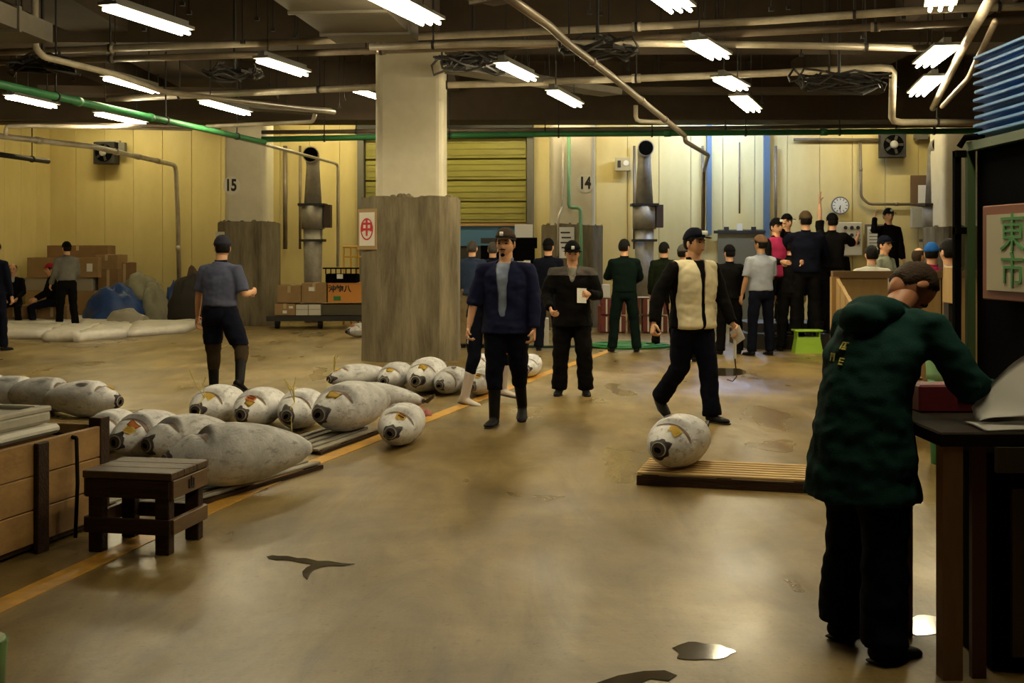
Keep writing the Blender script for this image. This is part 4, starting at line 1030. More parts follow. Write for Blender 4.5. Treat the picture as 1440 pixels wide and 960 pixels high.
    if tail:
        MB().poly([ec+Vector((.0, 0, -.01)), ec+Vector((.10, -.02, .05)), ec+Vector((.13, -.02, .07)), ec+Vector((.12, -.02, .03)), ec+Vector((.05, 0, -.02))], (0, .02, 0)).obj('tail_fin', m_fin, t)
    if twine:
        q = Pt(.10, g0, .01); rr = random.Random(seed+1)
        for k in range(3):
            e = q+Vector((rr.uniform(-.10, .06), rr.uniform(-.12, .12), rr.uniform(.10, .24)))
            MB().loft([q, q.lerp(e, .5)+Vector((rr.uniform(-.02, .02), rr.uniform(-.02, .02), .02)), e], .004, n=5).obj('twine', m_twine, t)
        q2 = Pt(.03, g0, .01); MB().loft([q, q2, Vector((q2.x-.10, q2.y-.04, .012))], .004, n=5).obj('twine', m_twine, t)
    return t
G1 = 'frozen tunas in the big rows left of the yellow line'
tuna((926, 668), (985, 640), .37, 'lone frozen tuna with red writing on the slatted pallet', 115, 'y', mt_w, z0=.085, group=None, redmark=True, tail=True, seed=3)
tuna((449, 617), (541, 590), .43, 'fattest frozen tuna of the middle row, dark mouth facing left', 100, 'y', mt_g, z0=.045, group=G1, seed=2)
tuna((402, 612), (449, 588), .36, 'frozen tuna with twine just left of the fattest tuna', 110, 'n', mt_w, group=G1, twine=True, seed=5)
tuna((339, 610), (397, 586), .36, 'frozen tuna with an orange tag, second from the left of the middle row', 100, 'o', mt_w, group=G1, seed=7)
tuna((275, 604), (338, 582), .36, 'leftmost frozen tuna of the middle row, with upright yellow twine', 110, 'y', mt_w, group=G1, twine=True, seed=9)
tuna((470, 575), (594, 583), .30, 'slender frozen tuna lying crosswise behind the fattest one', 70, 'y', mt_g, group=G1, seed=4, tail=True)
tuna((462, 549), (546, 539), .28, 'leftmost frozen tuna of the rear row, twine on its yellow tag', 80, 'y', mt_g, group=G1, twine=True, seed=6)
tuna((540, 554), (574, 536), .31, 'frozen tuna second from the left of the rear row by the pillar foot', 100, 'y', mt_g, group=G1, seed=8)
tuna((583, 559), (621, 538), .39, 'round fat frozen tuna of the rear row right of the pillar foot', 100, 'y', mt_w, group=G1, seed=11)
tuna((617, 560), (655, 543), .30, 'dark frozen tuna behind the white boot', 150, 'n', mt_g, group=G1, seed=12)
tuna((663, 562), (702, 541), .29, 'frozen tuna with a yellow and purple tag under the bending man hand', 100, 'y', mt_g, group=G1, seed=13)
tuna((740, 535), (752, 520), .28, 'white frozen tuna right of the walking man in the navy jacket', 100, 'n', mt_w, group=G1, seed=15)
tuna((664, 530), (694, 518), .26, 'frozen tuna farthest back between the boot and the navy man', 100, 'r', mt_w, group=G1, seed=17)
tuna((549, 637), (586, 608), .34, 'small frozen tuna alone on the yellow line, curved gill facing forward', 110, 'y', mt_w, group=G1, seed=19)
tuna((232, 694), (434, 668), .42, 'big frozen tuna nearest the stool, tail pointing right', 75, 'n', mt_g, z0=.05, group=G1, seed=21, tail=False)
tuna((205, 658), (322, 634), .36, 'frozen tuna right behind the big one near the stool', 90, 'n', mt_g, group=G1, seed=22)
tuna((160, 654), (258, 628), .37, 'frozen tuna with an orange and yellow tag behind the stool', 115, 'o', mt_w, group=G1, seed=23)
tuna((130, 645), (190, 618), .33, 'frozen tuna half hidden by the corner of the wooden crate', 100, 'n', mt_w, group=G1, seed=25)
G2 = 'frozen tunas at the left edge behind the crate'
tuna((170, 589), (62, 583), .36, 'rightmost frozen tuna behind the crate, snout to the right', -260, 'y', mt_w, group=G2, seed=27)
tuna((112, 583), (4, 577), .36, 'frozen tuna second from the right behind the crate, red tag', -260, 'r', mt_g, group=G2, seed=28)
tuna((66, 579), (-44, 573), .35, 'frozen tuna third from the right behind the crate, red tag', -260, 'r', mt_w, group=G2, seed=29)
tuna((28, 576), (-84, 570), .36, 'frozen tuna at the very left edge behind the crate', -260, 'n', mt_w, group=G2, seed=31)
tuna((488, 476), (536, 470), .27, 'frozen tuna with a red mark lying left of the middle pillar foot', 90, 'r', mt_g, group=None, seed=33)
t = thing('tuna_meat', 'chunks of red meat at the tail of the crosswise tuna', 'meat', F(587, 584))
m_meat = mat('red_meat', (.30, .055, .05), .4, col2=(.42, .16, .13), scale=25)
for k, (x_, y_, r_) in enumerate(((-.05, 0, .07), (.03, .0, .06), (.09, -.03, .045))):
    o = lumps('chunk', None, None, (x_, y_, 0), (r_, r_, r_*1.25), m_meat, k+3, parent=t, cuts=(16, 10), amp=.35)
t = thing('yellow_tag', 'loose yellow tag on the floor behind the middle row', 'tag', F(413, 547)); MB().box((0, 0, .006), (.09, .06, .01), rz=.3).obj('slip', m_tagy, t)
# ================================================================ PEOPLE
V = Vector
def rotz(v, a): return Matrix.Rotation(a, 3, 'Z') @ v
def head_pt(d, s=1.0, off=0.0, face=True):
    """d: unit direction; face looks along -Y; centre of the head is the origin"""
    x, y, z = d
    p = V((.074*x, .094*y, .118*z))
    if z < 0:
        t = -z
        p.x *= 1-.26*t*t
        if y > 0: p.y *= 1-.34*t
        else: p.y *= 1-.05*t
        if y < 0: p.z *= 1+.02
    if z > 0: p.x *= 1+.03*z; p.y *= 1+.04*z*(1 if y > 0 else 0)
    if face and y < 0:
        ax = abs(p.x)
        p.y += .010*math.exp(-((ax-.031)/.016)**2-((p.z-.010)/.014)**2)      # sockets
        p.y -= .005*math.exp(-((p.z-.034)/.010)**2-(ax/.045)**2)              # brow
        nz = (p.z+.018)
        p.y -= .024*math.exp(-(p.x/.012)**2)*math.exp(-(nz/.020)**2)+.008*math.exp(-(p.x/.009)**2-((p.z-.012)/.02)**2)
        p.y -= .004*math.exp(-((ax-.014)/.008)**2-((p.z+.030)/.008)**2)       # nostril wings
        p.y -= .006*math.exp(-(p.x/.024)**2-((p.z+.056)/.011)**2)             # lips
        p.y += .004*math.exp(-(p.x/.028)**2-((p.z+.072)/.008)**2)
        p.y -= .009*math.exp(-(p.x/.024)**2-((p.z+.092)/.014)**2)             # chin
    if off: p += V((x, y, z))*off
    return p*s
def head_grid(fn, nu=52, nv=38):
    b = bmesh.new(); rings = []
    for i in range(1, nv):
        th = PI*i/nv
        # concentrate longitudes towards the face (-Y)
        ring = []
        for j in range(nu):
            a = 2*PI*j/nu; a = a-.35*math.sin(a)        # a=0 is the face
            d = V((math.sin(th)*math.sin(a), -math.sin(th)*math.cos(a), math.cos(th)))
            ring.append(b.verts.new(fn(d)))
        rings.append(ring)
    for p, q in zip(rings, rings[1:]):
        for j in range(nu): b.faces.new((p[j], q[j], q[(j+1) % nu], p[(j+1) % nu]))
    t = b.verts.new(fn(V((0, 0, 1)))); u = b.verts.new(fn(V((0, 0, -1))))
    for j in range(nu):
        b.faces.new((rings[0][(j+1) % nu], t, rings[0][j])); b.faces.new((rings[-1][j], u, rings[-1][(j+1) % nu]))
    return b
def sstep(a, b, x):
    t = max(0, min(1, (x-a)/(b-a))); return t*t*(3-2*t)
def bm_into(dst, src_bm, M):
    src_bm.transform(M); me = bpy.data.meshes.new('x'); src_bm.to_mesh(me); src_bm.free(); dst.from_mesh(me); bpy.data.meshes.remove(me)
def me_into(dst, me, M=None):
    if M is not None: me.transform(M)
    dst.from_mesh(me)

def person(px, Y, rot, label, H=1.70, z0=0.0, lean=0, twist=0, hy=0, hp=0, arms=None, legs=None, drop=None, build=1.0,
           top=None, hem=.86, short=False, topfn=None, open_front=None, collar=True, sleeves=None, vest=False,
           pants=None, pants2=None, shoes='shoe', shoec=None, hair='black', hairstyle='short', cap=None, capw=None, bald=False,
           skin=None, detail=1, grip=(0.5, 0.5), wr=.008, beard=False, hood=None, belt=False, name='person', at=None, seat=None, bag=0, X=None, group=None):
    deg = math.radians
    arms = arms or [(5, 8, 12, 5), (5, 8, 12, 5)]
    legs = legs or [(0, 5, 0), (0, 5, 0)]
    skin = skin or m_skin
    if X is None: X = (px-720)/FPX*Y
    s = H/1.70
    # spine
    lean = deg(lean)
    def spine(h):
        if h <= 0: return V((0, 0, h)), V((0, 0, 1))
        p = V((0, 0, 0)); n = 14; a = 0
        for i in range(n):
            hh = h*(i+.5)/n; a = lean*sstep(-.02, .34, hh)+lean*.10*sstep(.3, .5, hh)
            p += V((0, -math.sin(a), math.cos(a)))*(h/n)
        a = lean*sstep(-.02, .34, h)+lean*.10*sstep(.3, .5, h)
        return p, V((0, -math.sin(a), math.cos(a)))
    tw = deg(twist)
    # legs
    LEG = []
    for side, (f, o, k) in zip((1, -1), legs):
        f, o, k = deg(f), deg(o), deg(k)
        hip = V((side*.088, 0, 0))
        d1 = V((side*math.sin(o), -math.sin(f)*math.cos(o), -math.cos(f)*math.cos(o)))
        f2 = f-k
        d2 = V((side*math.sin(o)*.6, -math.sin(f2)*math.cos(o), -math.cos(f2)*math.cos(o))).normalized()
        knee = hip+d1*.42; ank = knee+d2*.405
        pitch = f2 if f2 < 0 else f2*.3
        fd = V((side*.12, -math.cos(pitch*.8), math.sin(pitch*.8))).normalized()      # toe direction
        LEG.append((hip, knee, ank, fd, d2))
    low = min(min(a.z, (a+fd*.15).z+.015) for _, _, a, fd, _ in LEG)-.07
    hipz = -low if seat is None else seat/s
    O = V((0, 0, hipz))
    p_sh, t_sh = spine(.455); p_nk, t_nk = spine(.525)
    up = t_sh
    SH = []
    for side in (1, -1): SH.append(p_sh+rotz(V((side*.165*build, 0, 0)), tw))
    ARM = []
    for side, sh, a in zip((1, -1), SH, arms):
        if isinstance(a, dict):       # target of the wrist, in local metres above the floor; with elbow hint
            tgt = V(a['to'])/s-O; v = tgt-sh; L = min(v.length, .515)
            v.normalize(); A, B = .275, .245
            ca = (A*A+L*L-B*B)/(2*A*L); ca = max(-1, min(1, ca)); ang = math.acos(ca)
            hint = V(a.get('hint', (side*.3, .4, -1))); hint = (hint-v*hint.dot(v)).normalized()
            el = sh+(v*math.cos(ang)+hint*math.sin(ang))*A; wrst = sh+v*L
        else:
            f, o, e, inw = [deg(q) for q in a]
            d1 = V((side*math.sin(o), -math.sin(f)*math.cos(o), -math.cos(f)*math.cos(o)))
            f2, o2 = f+e, o-inw
            d2 = V((side*math.sin(o2), -math.sin(f2)*math.cos(o2), -math.cos(f2)*math.cos(o2)))
            el = sh+rotz(d1, tw)*.275; wrst = el+rotz(d2, tw)*.245
        ARM.append((sh, el, wrst))
    # head
    hlean = lean*1.1+deg(hp)
    a_n = lean*1.1*.9+deg(hp)*.35
    nd = V((0, -math.sin(a_n), math.cos(a_n)))
    hc = p_nk+nd*.145+V((0, -.012, 0))
    MH = Matrix.Translation(hc+O) @ Matrix.Rotation(deg(hy), 4, 'Z') @ Matrix.Rotation(hlean, 4, 'X')
    vox = (.0115 if detail >= 2 else .017)
    root = thing(name, label, 'person', (X, Y, z0), deg(rot), group)
    SC = Matrix.Scale(s, 4)
    def put(n_, me, m, smooth=True):
        me.transform(SC); return link(n_, me, root, m, smooth)
    # ------------------------------------------------ body (one continuous surface)
    b = MB(); w_ = build
    hs = [-.06, .0, .10, .20, .32, .42, .475, .515]
    rx = [.125, .135, .118, .120, .135, .128, .085, .055]; ry = [.085, .092, .080, .082, .092, .088, .070, .052]
    b.loft([spine(h)[0]+O for h in hs], [r*w_ for r in rx], [r*w_ for r in ry], xd=rotz(V((1, 0, 0)), tw*.6), n=16)
    b.loft([spine(.47)[0]+O, p_nk+O, hc+O-nd*.04, hc+O], [.070, .060, .059, .056], n=14)
    for side, (sh, el, wr_) in zip((1, -1), ARM):
        dd = (wr_-el).normalized()
        b.loft([p_sh+O+(sh-p_sh)*.45, sh+O, sh.lerp(el, .35)+O, el+O, el.lerp(wr_, .3)+O, wr_+O], [.04, .042, .042, .037, .039, .026], n=12)
        b.ell(sh+O+V((0, 0, -.012)), (.042, .040, .040))
    for side, (hip, kn, an, fd, d2) in zip((1, -1), LEG):
        b.loft([hip+O+V((0, 0, .03)), hip.lerp(kn, .3)+O, kn+O, kn.lerp(an, .3)+O, an+O], [.078, .072, .050, .048, .032], n=12)
        b.loft([an+O+V((0, 0, .01)), an+O+V((0, 0, -.035))+fd*.02, an+O+fd*.09+V((0, 0, -.04))], [.030, .026, .018], n=10)
    body = remesh(b.mesh(), vox, 5)
    bb = bmesh.new(); bb.from_mesh(body)
    # hands: palm and five fingers
    HANDS = []
    for side, (sh, el, wr_), gp in zip((1, -1), ARM, grip):
        dd = (wr_-el).normalized()
        # palm normal points inwards to the body
        inn = rotz(V((-side, 0, 0)), tw); inn = (inn-dd*inn.dot(dd))
        if inn.length < .2: inn = V((0, 0, -1))-dd*V((0, 0, -1)).dot(dd)
        inn.normalize(); fr = dd.cross(inn)*(side)             # towards the thumb
        if fr.y > 0 and abs(fr.y) > abs(fr.z): fr = -fr
        w0 = wr_+O
        hm = MB()
        hm.loft([w0-dd*.02, w0+dd*.02, w0+dd*.055, w0+dd*.09], [.022, .030, .038, .036], [.020, .016, .016, .013], xd=fr, n=10, dome=.5)
        for k in range(4):
            base = w0+dd*.080+fr*(.027-.018*k)
            Ls = (.036, .040, .037, .029)[k]
            c1 = gp*.9; pts = [base]
            dcur = dd.copy()
            for q in range(3):
                a_ = c1*(q+1)*.9
                dv_ = dd*math.cos(a_)+inn*math.sin(a_); pts.append(pts[-1]+dv_*Ls*(1, .7, .5)[q])
            hm.loft(pts, [.0092, .0088, .0080, .0068], n=6 if detail < 2 else 8, dome=.7)
        tb_ = w0+dd*.025+fr*.026
        hm.loft([tb_, tb_+(fr*.8+dd*.5+inn*.2).normalized()*.032, tb_+(fr*.8+dd*.5+inn*.2).normalized()*.032+(dd*.9+inn*.6+fr*.1).normalized()*.030, tb_+(fr*.8+dd*.5+inn*.2).normalized()*.032+(dd*.8+inn*.8).normalized()*.048], [.012, .0105, .0095, .008], n=7, dome=.7)
        bm_into(bb, hm.bm, Matrix.Identity(4))
        HANDS.append((w0+dd*.10+inn*.02, dd, inn, fr))
    # head
    hb = head_grid(lambda d: head_pt(d), 52 if detail else 30, 38 if detail else 22)
    bm_into(bb, hb, MH)
    for sx in (-1, 1):
        e = MB(); e.ell((sx*.074, .012, -.008), (.010, .019, .032), M=Matrix.Rotation(sx*.35, 4, 'Z'), u=10, v=8); bm_into(bb, e.bm, MH)
    bmesh.ops.recalc_face_normals(bb, faces=bb.faces)
    me = bpy.data.meshes.new('m'); bb.to_mesh(me); bb.free(); put('body', me, skin)
    # face pieces
    if detail >= 1:
        for sx in (-1, 1):
            e = MB().ell((sx*.030, -.079, .008), (.013, .008, .0055), u=10, v=6).mesh(MH); put('eye', e, mat('eye_dark', (.02, .013, .01), .25))
            e = MB().loft([(sx*.014, -.090, .026), (sx*.030, -.089, .031), (sx*.048, -.079, .026)], [.003, .0045, .003], n=6).mesh(MH); put('eyebrow', e, m_hair)
        e = MB().loft([(-.024, -.088, -.056), (-.008, -.0965, -.0545), (.008, -.0965, -.0545), (.024, -.088, -.056)], [.003, .0055, .0055, .003], n=6).mesh(MH); put('mouth', e, mat('lips', (.30, .10, .07), .5))
    if beard:
        e = MB().loft([(-.026, -.088, -.045), (0, -.100, -.040), (.026, -.088, -.045)], [.004, .006, .004], n=6)
        e.ell((0, -.090, -.090), (.020, .012, .016)); put('goatee', e.mesh(MH), m_hair)
    # hair
    hm_ = {'black': m_hair, 'brown': m_hairb, 'grey': m_hairg}[hair]
    def hairfn(d):
        p = head_pt(d, face=False)
        ang = d.y                                  # -1 face .. +1 back
        line = lerp(.055, -.055, sstep(-.75, .25, ang)) if not bald else lerp(.085, -.078, sstep(-.45, .35, ang))
        k = sstep(line-.006, line+.012, p.z)
        if bald and p.z > .08: k *= .15
        side_ear = math.exp(-((p.y-.01)/.02)**2) if abs(p.x) > .05 and p.z < .02 else 0
        k *= 1-side_ear*.9
        o_ = -.006+.019*k+(.004*noise.noise(p*60) if k > .2 else 0)
        return p+V(d)*o_
    hbm = head_grid(hairfn, 40, 30); bmesh.ops.recalc_face_normals(hbm, faces=hbm.faces)
    me = bpy.data.meshes.new('m'); hbm.transform(MH); hbm.to_mesh(me); hbm.free(); put('hair', me, hm_)
    # cap
    if cap:
        def capfn(d):
            p = head_pt(d, face=False); k = sstep(.040, .052, p.z+.030*sstep(-.5, .4, d.y))
            o_ = -.012+.032*k
            q = p+V(d)*o_
            if k > .5: q.z = min(q.z, .134); q.z += .006
            return q
        cb = head_grid(capfn, 40, 30); bmesh.ops.recalc_face_normals(cb, faces=cb.faces)
        me = bpy.data.meshes.new('m'); cb.transform(MH); cb.to_mesh(me); cb.free(); co_ = put('cap', me, cap)
        br = bmesh.new(); g = []
        for i in range(7):
            row = []
            for j in range(13):
                a = lerp(-1.05, 1.05, j/12); rr_ = lerp(.070, .070+.066*math.cos(a*.80)**.7, i/6)
                row.append(br.verts.new((math.sin(a)*rr_*1.02*(1 if i else 1), -.018-math.cos(a)*rr_*1.05, .062-.010*(i/6)-.014*(math.sin(a)**2))))
            g.append(row)
        for i in range(6):
            for j in range(12): br.faces.new((g[i][j], g[i+1][j], g[i+1][j+1], g[i][j+1]))
        bmesh.ops.solidify(br, geom=br.faces[:], thickness=.004); bmesh.ops.recalc_face_normals(br, faces=br.faces)
        me = bpy.data.meshes.new('m'); br.transform(MH); br.to_mesh(me); br.free(); put('cap_brim', me, cap).parent = co_
        if capw: put('cap_badge', MB().box((0, -.112, .092), (capw, .008, .036), M=Matrix.Rotation(-.15, 4, 'X'), bev=.002).mesh(MH), m_white).parent = co_
    # ------------------------------------------------ trousers
    if pants:
        b = MB()
        b.loft([spine(h)[0]+O for h in (-.10, -.05, .02, .10, .15)], [.145*w_, .162*w_, .158*w_, .142*w_, .138*w_], [.10*w_, .118*w_, .115*w_, .104*w_, .10*w_], xd=(1, 0, 0), n=18)
        for side, (hip, kn, an, fd, d2) in zip((1, -1), LEG):
            end = an+d2*.01 if shoes != 'boot' else kn.lerp(an, .42)
            rl = [.088, .086, .078, .070, .066, .068] if shoes != 'boot' else [.088, .086, .076, .066, .060, .055]
            bg = 1+bag*.12
            b.loft([hip+O+V((0, 0, .02)), hip.lerp(kn, .35)+O, hip.lerp(kn, .75)+O, kn+O+V((0, -.008, 0)), kn.lerp(end, .5)+O, end+O], [r*bg*w_**.5 for r in rl], n=14)
        me = remesh(b.mesh(), vox, 4, wr*1.1, 7, seed=px % 17)
        if pants2:
            zc = (LEG[0][1].z+LEG[1][1].z)/2+O.z+.08
            hi, lo = split(me, lambda c: c.z > zc)
            offset_mesh(hi, .010); put('apron', hi, pants)
            for half in split(lo, lambda c: c.x > 0): put('trouser_leg', half, pants2)
        else: put('trousers', me, pants)
    # shoes
    for side, (hip, kn, an, fd, d2) in zip((1, -1), LEG):
        mS = shoec or m_rubber
        A_ = an+O; dn = V((0, 0, -1)); dn = (dn-fd*dn.dot(fd)).normalized()
        b = MB(); sd_ = fd.cross(dn)
        b.loft([A_+fd*-.055+dn*.035, A_+fd*-.02+dn*.03, A_+fd*.05+dn*.038, A_+fd*.12+dn*.045, A_+fd*.175+dn*.048, A_+fd*.20+dn*.05],
               [.030, .042, .045, .050, .044, .022], [.030, .040, .034, .026, .022, .014], xd=sd_, n=14, dome=.4)
        top_ = A_-d2*(.26 if shoes == 'boot' else .04)
        b.loft([A_+dn*.03, A_, A_-d2*.04, top_], [.042, .047, .048 if shoes == 'boot' else .044, .057 if shoes == 'boot' else .044], n=14)
        me = remesh(b.mesh(), .0105 if detail >= 2 else .014, 3); sho_ = put('boot' if shoes == 'boot' else 'shoe', me, mS)
        so = MB().loft([A_+fd*-.06+dn*.066, A_+fd*.0+dn*.066, A_+fd*.1+dn*.068, A_+fd*.205+dn*.068], [.030, .042, .052, .026], [.008]*4, xd=sd_, n=12)
        put('sole', so.mesh(), m_dark).parent = sho_
    # ------------------------------------------------ upper garment
    if top:
        hb_ = hem-.90           # hem relative to the hip
        b = MB()
        hh = [hb_, hb_+.03, (hb_+.12)/2 if hb_ < .05 else .12, .14, .26, .34, .39, .43, .465, .50, .525]
        hh = sorted(set(hh))
        def tr_(h): return interp([(-.5, .215), (-.1, .182), (.06, .168), (.14, .162), (.30, .178), (.38, .178), (.43, .165), (.465, .125), (.50, .085), (.53, .070)], h)
        def td_(h): return interp([(-.5, .20), (-.1, .148), (.06, .122), (.14, .118), (.30, .122), (.40, .112), (.46, .094), (.50, .078), (.53, .064)], h)
        b.loft([spine(h)[0]+O for h in hh], [tr_(h)*w_ for h in hh], [td_(h)*w_ for h in hh], xd=rotz(V((1, 0, 0)), tw*.7), n=20)
        for side, (sh, el, wr_) in zip((1, -1), ARM):
            so = sh+O
            bulk = 1+bag*.10
            sv = short[0 if side == 1 else 1] if isinstance(short, tuple) else short
            if sv == 'elbow':
                b.loft([p_sh+O+(sh-p_sh)*.5, so+V((0, 0, -.005)), sh.lerp(el, .5)+O, el+O, el.lerp(wr_, .12)+O, el.lerp(wr_, .22)+O], [.060*bulk, .064*bulk, .062*bulk, .058*bulk, .060*bulk, .060*bulk], n=14)
            elif sv:
                b.loft([p_sh+O+(sh-p_sh)*.5, so+V((0, 0, -.005)), sh.lerp(el, .5)+O, sh.lerp(el, .88)+O], [.060, .068, .066, .068], n=14)
            else:
                ee = wr_ if short is not None else el.lerp(wr_, .1)
                b.loft([p_sh+O+(sh-p_sh)*.5, so+V((0, 0, -.005)), sh.lerp(el, .5)+O, el+O, el.lerp(ee, .5)+O, ee+O], [.060*bulk, .064*bulk, .062*bulk, .058*bulk, .053*bulk, .046*bulk], n=14)
            b.ell(so+V((0, 0, -.01)), (.062*bulk, .060*bulk, .058*bulk))
        me = remesh(b.mesh(), vox, 4, wr, 8, seed=(px*3) % 23)
        ax = {}
        chest_y = lambda z: -sum(0 for _ in ())
        if topfn:
            # topfn: list of (name, predicate(c, info), material, offset)
            info = dict(O=O, ARM=ARM, spine=spine, p_nk=p_nk, tw=tw)
            rest = me
            for nm, pred, mm, off in topfn:
                a_, rest = split(rest, lambda c: pred(c, info))
                if off: offset_mesh(a_, off)
                put(nm, a_, mm)
            put('jacket', rest, top)
        else:
            put('shirt' if short is True else 'jacket', me, top)
        if collar:
            cm = MB(); t_ = spine(.52)[1]
            base = p_nk+O-t_*.03
            cm.loft([base, base+t_*.025+V((0, .004, 0)), base+t_*.055+V((0, .008, 0))], [.073, .066, .064], [.066, .062, .062], xd=(1, 0, 0), n=18, cap=False)
            bmesh.ops.solidify(cm.bm, geom=cm.bm.faces[:], thickness=.006); put('collar', cm.mesh(), collar if collar is not True else top)
        if sleeves:
            pass
        if hood:
            c0 = spine(.47)[0]+O
            hm2 = MB().ell(c0+V((0, .10, .035)), (.14, .09, .075), M=Matrix.Rotation(lean*.8, 4, 'X')).ell(c0+V((0, .17, .01)), (.11, .08, .07), M=Matrix.Rotation(lean, 4, 'X'))
            put('hood', remesh(hm2.mesh(), .014, 3, .010, 10, 5), hood)
    Mw = Matrix.Translation((X, Y, z0)) @ Matrix.Rotation(deg(rot), 4, 'Z')
    return root, [(Mw @ (h[0]*s), Mw.to_3x3() @ h[1], Mw.to_3x3() @ h[2], Mw.to_3x3() @ h[3]) for h in HANDS]
def note(hand, label, size=(.10, .14), tilt=0, name='paper', m=None):
    p, dd, inn, fr = hand
    t = thing(name, label, 'paper', p)
    mm = Matrix((fr, dd, inn)).transposed().to_4x4()
    o = MB().box((0, 0, 0), (size[0], size[1], .003)).obj('sheet', m or m_white, t); o.matrix_local = mm @ Matrix.Rotation(tilt, 4, 'X') @ Matrix.Translation((.02, .02, 0))
    return t
c_navy = cloth('navy', (.013, .016, .050)); c_blk = cloth('black', (.0055, .005, .005)); c_drk = cloth('dark_navy', (.0055, .0065, .015))
c_ltb = cloth('light_blue', (.27, .33, .46)); c_gblue = cloth('grey_blue', (.095, .105, .17)); c_grey = cloth('grey', (.22, .21, .18))
c_grn = cloth('dark_green', (.004, .012, .009)); c_olv = cloth('olive', (.010, .016, .006)); c_crm = cloth('cream', (.80, .72, .48), .9)
c_brn = cloth('brown', (.045, .030, .016)); c_pnk = cloth('pink', (.42, .03, .10)); c_wht = cloth('white', (.55, .53, .46), .85)
c_lgs = cloth('pale_grey_blue', (.33, .36, .42), .85); c_kha = cloth('khaki', (.25, .19, .10)); c_teal = cloth('teal_green', (.009, .040, .034), .8)
c_lgrn = cloth('pale_green', (.25, .27, .20)); c_steel = cloth('steel_blue', (.035, .055, .105)); c_red = cloth('bright_red', (.40, .02, .04)); c_bcap = cloth('bright_blue', (.02, .12, .42))
c_gcollar = cloth('collar_grey', (.10, .09, .08))
frontv = lambda c, i, w, z1=.0, zt=9: (c.y < (i['spine'](max(0, c.z-i['O'].z))[0].y-.045)) and abs(c.x-.0) < w and c.z > i['O'].z+z1
# --- man in navy jacket
def shirtA(c, i):
    h = c.z-i['O'].z
    if h < .05 or c.y > -.03: return False
    return abs(c.x+.012) < interp([(.05, .032), (.30, .042), (.50, .065)], h)
r_, hnd = person(712, 10.55, -10, 'man in open navy jacket, light blue shirt and black rubber boots walking towards us', H=1.72, lean=2, hy=-8, hp=2, build=1.2,
    arms=[(2, 9, 14, 6), (4, 16, 12, 8)], legs=[(-14, 0, 16), (9, 0, 5)], top=c_navy, hem=.80, topfn=[('shirt', shirtA, c_ltb, -.012)], collar=c_ltb,
    pants=c_drk, shoes='boot', cap=cloth('dark_brown_cap', (.05, .035, .025)), capw=.03, detail=2, beard=True, wr=.010, bag=1, grip=(.7, .9), short=(False, 'elbow'))
note(hnd[1], 'small folded white paper in the hand of the man in the navy jacket', (.05, .06))
# --- man in black jacket reading a note
def zipB(c, i):
    h = c.z-i['O'].z; return h > .34 and c.y < -.02 and abs(c.x) < interp([(.34, .015), (.52, .060)], h)
def shB(c, i):
    h = c.z-i['O'].z; return h > .425 and h < .60
r_, hnd = person(805, 12.75, -4, 'man in black hooded jacket and cap reading a small white note', H=1.63, lean=4, hp=12, hy=4, build=1.2,
    arms=[(14, 18, 82, 42), (14, 20, 42, 34)], legs=[(8, 5, 16), (0, 5, 0)], top=c_blk, hem=.76, topfn=[('shirt', zipB, c_grey, -.008), ('shoulder_yoke', shB, c_gcollar, 0)], collar=c_grey,
    pants=c_blk, cap=c_blk, capw=.035, detail=2, wr=.012, bag=1.5, grip=(.9, .9))
note(hnd[0], 'white note held up by the man in the black hooded jacket', (.15, .11), .6)
# --- man in cream vest
def vestfn(c, i):
    h = c.z-i['O'].z
    if h > .52: return False
    for side, (sh, el, wr_) in zip((1, -1), i['ARM']):
        q = c-i['O']
        if side*(q.x-sh.x*.96) > 0 : return False
        d = el-sh; t = max(0, min(1, (q-sh).dot(d)/d.dot(d))); d2 = wr_-el; t2 = max(0, min(1, (q-el).dot(d2)/d2.dot(d2)))
        if h < .34 and ((q-sh-d*t).length < .064 and t > .3 or (q-el-d2*t2).length < .060): return False
    if c.y < -.03 and abs(c.x+.0) < interp([(-.2, .014), (.30, .018), (.42, .026), (.52, .05)], h): return False
    return True
r_, hnd = person(974, 10.75, 28, 'man in cream vest over black sleeves, walking right in a navy cap', H=1.73, lean=2, twist=-4, hy=16, hp=-2, build=1.22,
    arms=[(8, 14, 18, 4), (-8, 30, 20, 14)], legs=[(11, 2, 4), (-10, 0, 34)], top=c_blk, hem=.84, topfn=[('vest', vestfn, c_crm, .010)], collar=c_blk,
    pants=c_drk, cap=c_drk, capw=.075, detail=2, wr=.009, bag=1, grip=(.8, 1.1))
note(hnd[0], 'white paper held at the hip by the man in the cream vest', (.16, .13))
tk = thing('hook_tool', 'white-handled hand hook hanging from the hand of the man in the cream vest', 'hook', hnd[0][0]+V((.0, .02, -.02)))
MB().loft([(0, 0, 0), (0, 0, -.2)], .014, n=8).obj('handle', m_white, tk); MB().loft([(0, 0, -.2), (.01, 0, -.30), (.015, 0, -.36), (-.02, 0, -.40), (-.07, 0, -.385)], .006, n=6).obj('hook', m_dark, tk)
# --- man walking away on the left
person(309, 12.3, 160, 'man in grey-blue polo shirt and dark apron walking away on the left', H=1.68, lean=4, hy=38, build=1.16, arms=[(0, 16, 16, 2), (0, 18, 95, 30)],
    legs=[(2, 0, 0), (-10, 30, 28)], top=c_gblue, hem=.97, short=True, pants=c_drk, pants2=c_brn, cap=cloth('slate_cap', (.03, .03, .045)), detail=2, wr=.008, bag=.6, collar=c_drk, shoes='boot')
